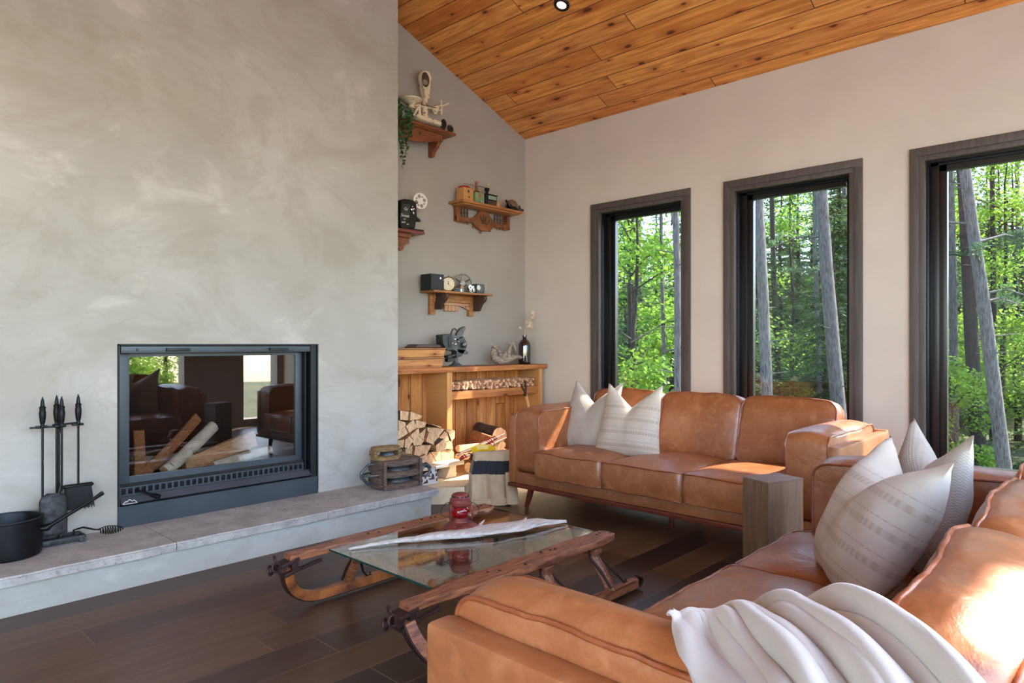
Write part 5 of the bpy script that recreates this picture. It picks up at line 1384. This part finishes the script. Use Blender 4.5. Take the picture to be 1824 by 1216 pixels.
for dx, dz, r in ((-.008, .075, .010), (.004, .068, .007), (-.02, .062, .006), (.014, .08, .006)): b.ball(((xa+xb_)/2+dx, yy-.040, Z2+dz), r, 10, (1, .15, 1))
b.obj('flower_print', mat('orange print', (196, 84, 44), rough=.5), t)
b = B(); b.box(((xa+xb_)/2+.012, yy-.0415, Z2+.062), (.030, .002, .006), Matrix.Rotation(R(-45), 3, 'Y')); b.ball(((xa+xb_)/2, yy-.048, Z2+.022), .008, 10); b.obj('drawer_pull', CHROME, t)
crank(t, (xa+xb_)/2-.005, yy, Z2+.160, .135, DULL, mat('pale green knob', (190, 184, 120), (166, 160, 100), rough=.4))
t = thing('black_coffee_grinder', 'black coffee grinder with a flared iron hopper on the spindle shelf', 'coffee grinder')
p0 = at(865, 363, yy-.045); p1 = at(885, 343, yy-.045); xa, xb_ = p0.x, p1.x
b = B(); b.bx(xa, xb_, yy-.045, yy+.04, Z2+.001, Z2+.100, .002); b.bx(xa-.004, xb_+.010, yy-.052, yy+.045, Z2+.100, Z2+.106, .002); b.obj('case', BLACKG, t)
b = B(); b.bx(xa+.03, xb_-.006, yy-.048, yy-.045, Z2+.008, Z2+.045, .001); b.obj('drawer', WALNUT, t)
b = B(); b.bx(xa+.035, xb_-.01, yy-.048, yy-.045, Z2+.060, Z2+.092, .001); b.obj('label_plate', mat('greenish label', (150, 166, 140), (120, 140, 110), rough=.5), t)
b = B(); b.lathe([(.010, .106), (.014, .115), (.011, .125), (.020, .145), (.026, .158), (.022, .164), (.008, .166)], ((xa+xb_)/2-.01, yy, Z2), 16); b.obj('hopper', IRON, t)
t = thing('small_wooden_wedge', 'small pale wooden wedge with a white pin beside the black coffee grinder', 'wooden block')
p0 = at(885, 364, yy-.05); b = B(); b.prism([(0, 0), (.055, 0), (.026, .052), (.006, .052)], .06, MXZ(p0.x, yy+.01, Z2+.001), .002); b.ball((p0.x+.014, yy-.03, Z2+.054), .006, 8); b.obj('wedge', PALEW, t)
t = thing('ribbed_dome_hand_mill', 'black hand mill with a ribbed brown dome lying at the end of the spindle shelf', 'hand mill')
p0 = at(912, 366, yy-.03)
b = B(); b.lathe([(.07, -.012), (.066, .02), (.050, .046), (.026, .062), (.001, .068)], (p0.x+.02, yy-.01, Z2+.045), 26, Matrix.Rotation(R(12), 3, 'Y'), 1, .75)
for v in b.bm.verts: 
    a = math.atan2(v.co.y-yy, v.co.x-p0.x); v.co += Vector((math.cos(a), math.sin(a), 0))*.002*math.sin(a*26)
b.obj('ribbed_dome', mat('brown ribbed dome', (126, 88, 70), (92, 62, 50), rough=.3), t)
b = B(); b.tube([(p0.x-.085, yy-.03, Z2+.085), (p0.x-.06, yy-.03, Z2+.075), (p0.x-.045, yy-.03, Z2+.05), (p0.x-.02, yy-.03, Z2+.03), (p0.x+.04, yy-.03, Z2+.018), (p0.x+.09, yy-.03, Z2+.028), (p0.x+.115, yy-.02, Z2+.06)], [.010, .014, .022, .026, .018, .02, .012], 10)
b.bx(p0.x-.06, p0.x+.12, yy-.05, yy+.03, Z2+.001, Z2+.016, .004); b.tube([(p0.x+.10, yy-.02, Z2+.045), (p0.x+.165, yy-.02, Z2+.030)], [.006, .010], 8); b.obj('frame', BLACKG, t)

# ---- third shelf
Y = 4.32
t = thing('box_camera', 'black leatherette box camera standing at the end of the honey oak shelf', 'camera')
p0 = at(768, 517, Y-.06); p1 = at(791, 490, Y-.06)
b = B(); b.bx(p0.x, p1.x, Y-.06, Y+.075, Z3+.001, Z3+.133, .004); b.obj('case', BLACKM, t)
b = B(); b.lathe([(.006, 0), (.009, .001), (.009, .003), (.006, .003)], at(784.5, 495.5, Y-.06), 14, Matrix.Rotation(PI/2, 3, 'X')); b.ball(at(789, 499, Y-.062), .004, 8); b.obj('winder', CHROME, t)
t = thing('pocket_watch_clock', 'round cream-faced brass clock leaning beside the box camera', 'clock')
c = at(798, 505, Y-.04); c.z = Z3+.062
rot = Matrix.Rotation(R(10), 3, 'X') @ Matrix.Rotation(R(-28), 3, 'Z') @ Matrix.Rotation(PI/2, 3, 'X')
b = B(); b.lathe([(.001, -.012), (.052, -.012), (.060, -.006), (.060, .006), (.056, .010), (.052, .009)], c, 34, rot); b.tube([c+rot @ Vector((0, .058, 0)), c+rot @ Vector((0, .07, 0))], .006, 8); b.obj('case', BRASS, t)
b = B(); b.lathe([(.001, .0085), (.0525, .0085), (.0525, .0092), (.001, .0092)], c, 32, rot); fo = b.obj('face', CLOCKF, t)
b = B()
for k in range(12):
    a = PI/6*k; b.box(c+rot @ Vector((.042*math.cos(a), .042*math.sin(a), .0098)), (.003, .009, .001), rot @ Matrix.Rotation(a-PI/2, 3, 'Z'))
b.tube([c+rot @ Vector((0, 0, .011)), c+rot @ Vector((.004, .026, .011))], .0016, 5); b.tube([c+rot @ Vector((0, 0, .011)), c+rot @ Vector((-.012, .030, .011))], .0012, 5); b.tube([c+rot @ Vector((0, 0, .011)), c+rot @ Vector((.034, -.026, .011))], .0008, 5); b.ball(c+rot @ Vector((0, 0, .0105)), .005, 8); b.obj('hands_and_marks', BLACKG, fo)
t = thing('spoked_film_reel', 'aged metal film reel with six spokes standing behind the glass ornament', 'film reel')
b = reel(t, at(824, 494, 4.36)+Vector((0, 0, .0)), .080, DULL, 0, 0, 0, 6, tilt=R(-30)); o = b.obj('reel', DULL, t); o.location.z = Z3+.0865-at(824, 494, 4.36).z
t = thing('glass_ball_ornament', 'clear round glass ornament on a small jar, in front of the spoked film reel', 'glass ornament')
p = at(822, 505, Y-.04)
b = B(); b.ball((p.x, Y-.04, Z3+.072), .037, 20); b.obj('globe', BULBG, t)
b = B(); b.lathe([(.001, 0), (.026, 0), (.026, .030), (.022, .034), (.024, .040), (.001, .040)], (p.x, Y-.04, Z3+.001), 20); b.obj('jar', BULBG, t)
b = B(); b.lathe([(.021, .034), (.026, .036), (.026, .041), (.021, .041)], (p.x, Y-.04, Z3+.001), 20); b.tube([(p.x, Y-.04, Z3+.042), (p.x+.003, Y-.04, Z3+.08)], .004, 6); b.obj('brass_collar', BRASS, t)
t = thing('folded_pocket_knife', 'small blue-grey folded tool lying between the clock and the glass ornament', 'pocket tool')
p = at(811, 516, Y-.03); b = B(); b.bx(p.x-.035, p.x+.035, Y-.05, Y-.02, Z3+.001, Z3+.020, .006); b.obj('body', STEEL, t)
t = thing('small_binoculars', 'small chrome binoculars with dark blue lenses on the honey oak shelf', 'binoculars')
b = B(); cc = at(838, 513, Y-.05); 
for dx, dz, r in ((-.010, .045, .021), (.024, .042, .017), (-.004, .020, .016), (.034, .022, .015)):
    b.lathe([(r*.6, .02), (r, .012), (r, -.004), (r*1.08, -.006), (r*1.08, -.010), (r*.8, -.011)], (cc.x+dx, Y-.05, Z3+dz), 18, Matrix.Rotation(-PI/2, 3, 'X'))
b.bx(cc.x-.02, cc.x+.04, Y-.05, Y-.02, Z3+.001, Z3+.012, .003); b.obj('barrel', CHROME, t)
b = B()
for dx, dz, r in ((-.010, .045, .017), (.024, .042, .013), (-.004, .020, .012), (.034, .022, .011)): b.lathe([(.001, -.004), (r, -.003), (.001, -.007)], (cc.x+dx, Y-.056, Z3+dz), 16, Matrix.Rotation(-PI/2, 3, 'X'))
b.obj('lens', mat('dark blue lens', (40, 56, 92), (24, 34, 60), rough=.1), t)
t = thing('small_meter_gauge', 'small clear-topped gauge with a white dial at the end of the honey oak shelf', 'gauge')
p0 = at(848, 519, Y-.04); p1 = at(862, 502, Y-.04)
b = B(); b.bx(p0.x, p1.x, Y-.05, Y+.03, Z3+.001, Z3+.085, .012); b.tube([(p1.x, Y-.03, Z3+.055), (p1.x+.03, Y-.03, Z3+.055)], .004, 8); b.obj('case', GREYM, t)
b = B(); b.lathe([(.001, .001), (.022, .001), (.001, .004)], (p0.x+.020, Y-.052, Z3+.050), 20, Matrix.Rotation(PI/2, 3, 'X')); b.lathe([(.001, 0), (.010, 0), (.010, .006), (.001, .006)], (p1.x+.024, Y-.03, Z3+.055), 14, Matrix.Rotation(PI/2, 3, 'Y')); b.obj('dial', WHITEM, t)
# ------------------------------------------------------------ outdoors: ground, pines, understorey
GRASS = mat('forest floor', (92, 104, 48), (58, 52, 34), rough=.95, scale=1.4)
HILL = mat('wooded hillside', (84, 124, 44), (30, 56, 24), rough=.95, scale=1.1)
TRUNK = mat('grey pine bark', (122, 116, 116), (66, 62, 62), rough=.95, scale=6, stretch=(6, 6, 1.2), bump=.8, bscale=12, bdist=.03)
TRUNKD = mat('dark bark', (66, 56, 50), (36, 30, 28), rough=.95, scale=6, stretch=(6, 6, 1.2), bump=.6, bscale=12, bdist=.02)
def leafmat(name, c1, c2, tr=.5):
    k = NT(name); f = k.noise(.9, 3, .6)
    oi = k.n('ShaderNodeObjectInfo').outputs['Random']
    col = k.ramp(k.math('ADD', k.math('MULTIPLY', f, .8), k.math('MULTIPLY', oi, .2)), [(.32, c2), (.66, c1)])
    k.set(col=col, rough=.6, spec=.25)
    tl = k.n('ShaderNodeBsdfTranslucent', {0: col})
    mx = k.n('ShaderNodeMixShader', {0: tr, 1: k.b.outputs[0], 2: tl.outputs[0]})
    k.t.links.new(mx.outputs[0], k.out.inputs[0]); return k.m
L_MAPLE = leafmat('yellow green maple leaves', (158, 188, 72), (90, 132, 52), .5)
L_HEM = leafmat('hemlock green needles', (96, 128, 70), (48, 76, 44), .35)
L_PINE = leafmat('blue green pine needles', (104, 134, 88), (58, 84, 60), .35)
def gz(x, y):
    d = max(0, x-7)
    return -1.35-.03*d+max(0, d-20)*.22+.25*noise.noise(Vector((x*.15, y*.15, 0)))
b = B()
b.grid(lambda u, v: Vector((WX+.25+85*u**1.5, -45+110*v, gz(WX+.25+85*u**1.5, -45+110*v))), 50, 60)
g = struct(b.obj('ground', GRASS, smooth=180))
rnd = random.Random(77)
def quad(b, p, d, up, l, w_):
    d = d.normalized(); s = d.cross(up)
    if s.length < 1e-4: s = d.orthogonal()
    s.normalize()
    vs = [b.bm.verts.new(q) for q in (p, p+d*l*.5+s*w_*.5, p+d*l, p+d*l*.5-s*w_*.5)]
    b.bm.faces.new(vs)
def trunk_mesh(b, base, top, r0, r1, n=10, wob=.05, seg=10):
    pts = []
    for k in range(n+1):
        f = k/n; p = base*(1-f)+top*f
        pts.append(p+Vector((noise.noise(Vector((f*3, base.x, 1))), noise.noise(Vector((f*3, 2, base.y))), 0))*wob*(f > 0))
    b.tube(pts, [r0*(1-k/n)+r1*k/n for k in range(n+1)], seg)
    return pts
def hemlock(seed, H_, Rb, z0=.6, dens=1.0):
    """layered drooping boughs"""
    r_ = random.Random(seed); tb = B(); trunk_mesh(tb, Vector((0, 0, -.3)), Vector((0, 0, H_)), .07+H_*.008, .012, 10, .12)
    fb = B(); z = z0
    while z < H_:
        k = 1-(z-z0)/(H_-z0); rad = Rb*(.25+.75*k**.8)*r_.uniform(.8, 1.1)
        for q in range(int(5+2*k)):
            a = r_.uniform(0, 2*PI); dirv = Vector((math.cos(a), math.sin(a), 0)); L_ = rad*r_.uniform(.6, 1.1)
            N = max(3, int(L_*9*dens))
            P0 = Vector((0, 0, z))
            tb.tube([P0, P0+dirv*L_*.5+Vector((0, 0, .03*L_)), P0+dirv*L_*.9+Vector((0, 0, -.18*L_))], [.012, .008, .003], 4)
            for i in range(N):
                f = (i+.6)/N; p = P0+dirv*L_*f+Vector((0, 0, .06*L_*math.sin(PI*f)-.22*L_*f*f))
                for s_ in (-1, 1):
                    side = Vector((-dirv.y, dirv.x, 0))*s_
                    for m_ in range(4):
                        dd = (side*r_.uniform(.4, 1)+dirv*r_.uniform(.2, .9)+Vector((0, 0, r_.uniform(-.55, .1))))
                        quad(fb, p+Vector((r_.uniform(-.05, .05), r_.uniform(-.05, .05), r_.uniform(-.04, .04))), dd, Vector((r_.uniform(-.5, .5), r_.uniform(-.5, .5), 1)), r_.uniform(.10, .24)*(1.15-.5*f), r_.uniform(.025, .055))
        z += r_.uniform(.16, .30)
    return tb, fb
def maple(seed, H_, Rb, n=5200):
    r_ = random.Random(seed); tb = B(); trunk_mesh(tb, Vector((0, 0, -.3)), Vector((.2, .1, H_*.9)), .05+H_*.006, .01, 8, .2)
    fb = B(); blobs = []
    for k in range(16):
        a = r_.uniform(0, 2*PI); z = r_.uniform(.12, 1)*H_; rr = Rb*math.sin(PI*min(.95, .25+.7*z/H_))*r_.uniform(.2, .9)
        c = Vector((rr*math.cos(a), rr*math.sin(a), z)); blobs.append((c, r_.uniform(.35, .75)*Rb*.6))
        tb.tube([Vector((0, 0, max(.1, z-.5))), c*.55+Vector((0, 0, z*.42)), c], [.02, .012, .004], 4)
    for k in range(n):
        c, r = r_.choice(blobs); d = Vector((r_.gauss(0, 1), r_.gauss(0, 1), r_.gauss(0, .7))); d = d.normalized()*r*r_.random()**.4
        quad(fb, c+d, Vector((r_.uniform(-1, 1), r_.uniform(-1, 1), r_.uniform(-.8, .3))), Vector((r_.uniform(-1, 1), r_.uniform(-1, 1), 1)), r_.uniform(.07, .13), r_.uniform(.06, .10))
    return tb, fb
def tallpine(seed, base, top, r0, crown_z=7.5, boughs=10, low=0):
    r_ = random.Random(seed); tb = B(); d = (top-base)
    ext = base+d*(13/d.z)
    P = trunk_mesh(tb, base-Vector((0, 0, .4)), ext, r0, r0*.45, 26, .07, 14)
    fb = B()
    def bough(z, L_, a, needles):
        f = (z-base.z)/(ext.z-base.z); p = base+(ext-base)*f
        dr = Vector((math.cos(a), math.sin(a), r_.uniform(-.15, .2)))
        pts = [p, p+dr*L_*.4+Vector((0, 0, .08*L_)), p+dr*L_*.75+Vector((r_.uniform(-.1, .1), r_.uniform(-.1, .1), 0)), p+dr*L_]
        tb.tube(pts, [.028, .02, .012, .005], 5)
        for q in range(int(L_*5)):
            t_ = r_.uniform(.3, 1); c = p+dr*L_*t_+Vector((0, 0, .06*L_))
            sd = Vector((r_.uniform(-1, 1), r_.uniform(-1, 1), r_.uniform(-.5, .3)))*.45*L_*.5
            tb.tube([c, c+sd], [.008, .003], 3)
            if needles:
                for w_ in range(5):
                    cc = c+sd*r_.uniform(.3, 1.1)
                    for m_ in range(9): quad(fb, cc, Vector((r_.uniform(-1, 1), r_.uniform(-1, 1), r_.uniform(-.4, 1))), Vector((r_.uniform(-1, 1), r_.uniform(-1, 1), 1)), r_.uniform(.10, .17), .016)
    for k in range(boughs): bough(r_.uniform(crown_z-2, crown_z+5)+base.z, r_.uniform(1.2, 2.6), r_.uniform(0, 2*PI), True)
    for k in range(low): bough(r_.uniform(2.4, crown_z-1.5)+base.z, r_.uniform(.7, 1.8), r_.uniform(0, 2*PI), r_.random() < .75)
    for k in range(12): 
        z = base.z+r_.uniform(1.5, 8); f = (z-base.z)/(ext.z-base.z); p = base+(ext-base)*f; a = r_.uniform(0, 2*PI)
        tb.tube([p, p+Vector((math.cos(a), math.sin(a), .1))*r_.uniform(.2, .6)], [.014, .005], 4)
    return tb, fb
def fin(tb, fb, tm, lm, label, name, group=None, loc=(0, 0, 0)):
    t = thing(name, label, 'tree', loc, (0, 0, 0), group)
    tb.obj('trunk', tm, t, 60)
    if len(fb.bm.faces): fb.obj('foliage', lm, t, 0)
    else: fb.bm.free()
    return t
def uvd(u, v, d):
    a = (u-912)/FOC; bb = (613-v)/FOC
    return Vector(((CC+SS*a)*d, (SS-CC*a)*d, EYE+bb*d))
mains = [
 (1795, 835, 1722, 300, 12.5, .128, 'grey pine trunk leaning across the widest window beside the sofa', 5),
 (1770, 835, 1768, 300, 22, .11, 'slim dark pine trunk behind the leaning pine in the widest window', 0),
 (1700, 720, 1692, 300, 17, .11, 'straight pine trunk close to the frame edge of the widest window', 2),
 (1748, 835, 1716, 330, 16, .17, 'thick dark pine trunk just beyond the leaning pine in the widest window', 3),
 (1815, 835, 1812, 300, 26, .12, 'far slim pine trunk at the outer edge of the widest window', 3),
 (1364, 690, 1350, 330, 13.5, .125, 'pale grey pine trunk beside the frame edge of the middle window', 3),
 (1495, 700, 1462, 320, 15, .17, 'broad pine trunk leaning in the middle window', 3),
 (1460, 700, 1452, 330, 19, .08, 'thin bare trunk at the centre of the middle window', 1),
 (1385, 700, 1374, 330, 20, .10, 'slim dark trunk beside the pale pine in the middle window', 2),
 (1507, 700, 1503, 330, 24, .12, 'straight trunk at the right frame of the middle window', 1),
 (1210, 700, 1204, 350, 12, .075, 'grey pine trunk along the frame of the narrowest window', 0),
 (1181, 700, 1178, 400, 15, .05, 'thin sapling trunk at the centre of the narrowest window', 3),
 (1120, 700, 1121, 360, 19, .08, 'dark trunk with long bare boughs in the narrowest window', 6),
 (1142, 700, 1140, 480, 22, .07, 'slim far trunk low in the narrowest window', 2)]
for k, (u0, v0, u1, v1, d, r, lb, low) in enumerate(mains):
    p0, p1 = uvd(u0, v0, d), uvd(u1, v1, d)
    g0 = gz(p0.x, p0.y); dd = (p1-p0); base = p0+dd*((g0-p0.z)/dd.z)
    tb, fb = tallpine(100+k, base, p1, r, 9.0, 7, low)
    fin(tb, fb, TRUNKD if 'dark' in lb else TRUNK, L_PINE, lb, 'pine_tree')
protoH = [fin(*hemlock(s, h_, r, .3), TRUNKD, L_HEM, '', 'hemlock_tree', 'hemlocks in the woods') for s, h_, r in ((1, 8.5, 1.9), (2, 6.5, 1.6), (3, 10.5, 2.3))]
protoM = [fin(*maple(s, h_, r, n), TRUNKD, L_MAPLE, '', 'young_maple_tree', 'young maples in the woods') for s, h_, r, n in ((4, 6.5, 1.8, 6500), (5, 9, 2.3, 9000), (6, 3.2, 1.3, 4000))]
usedH, usedM = set(), set()
def place(proto, used, i, x, y, s_, lb):
    o = proto[i] if i not in used else copy_tree(proto[i]); used.add(i)
    o.location = (x, y, gz(x, y)-.1); o.rotation_euler = (0, 0, rnd.uniform(0, 6.28)); o.scale = (s_, s_, s_); o['label'] = lb
def clear(x, y, d):
    # keep the broad trunks in view: nothing right in front of them, and no tree in the path of the sun
    sx = Vector((x-WX, y-1.9)); az = math.degrees(math.atan2(sx.y, sx.x))
    return az > -12
spots = []
for k in range(3000):
    d = rnd.uniform(14, 60); u = rnd.uniform(1040, 1990)
    a = (u-912)/FOC; x, y = (CC+SS*a)*d, (SS-CC*a)*d
    if x < 9.5 or not clear(x, y, d): continue
    if any(math.hypot(x-p, y-q) < 1.6+d*.028 for p, q, _ in spots): continue
    spots.append((x, y, d))
    if len(spots) > 96: break
spots.sort(key=lambda s: s[2])
for j, (x, y, d) in enumerate(spots):
    far = 'far off on the hillside' if d > 34 else 'in the middle distance of the woods' if d > 20 else 'close behind the tall pine trunks'
    if rnd.random() < .76:
        i = rnd.choice((0, 1, 2)) if d > 15 else rnd.choice((1, 1, 0)); s_ = rnd.uniform(.8, 1.15)*(1 if d < 34 else 1.25)
        place(protoH, usedH, i, x, y, s_, 'dark green hemlock with layered boughs '+far)
    else:
        i = rnd.choice((0, 1, 1, 2)); s_ = rnd.uniform(.8, 1.2)*(1 if d < 34 else 1.35)
        place(protoM, usedM, i, x, y, s_, 'bright yellow green leafy young tree '+far)


for k, (x, y) in enumerate(((2.6, -17), (5.0, -20), (7.4, -16.5), (9.8, -19), (-.5, -20))):
    o = copy_tree(protoM[1] if k % 2 else protoM[0]); o.location = (x, y, -1.6); o.rotation_euler = (0, 0, k*1.3); o.scale = (1, 1, 1)
    o['label'] = 'leafy young tree mirrored faintly in the fireplace glass'; o['group'] = 'trees mirrored in the fireplace glass'

for proto, used in ((protoH, usedH), (protoM, usedM)):
    for i, o in enumerate(proto):
        if i not in used:
            for c in list(o.children): bpy.data.objects.remove(c)
            bpy.data.objects.remove(o)
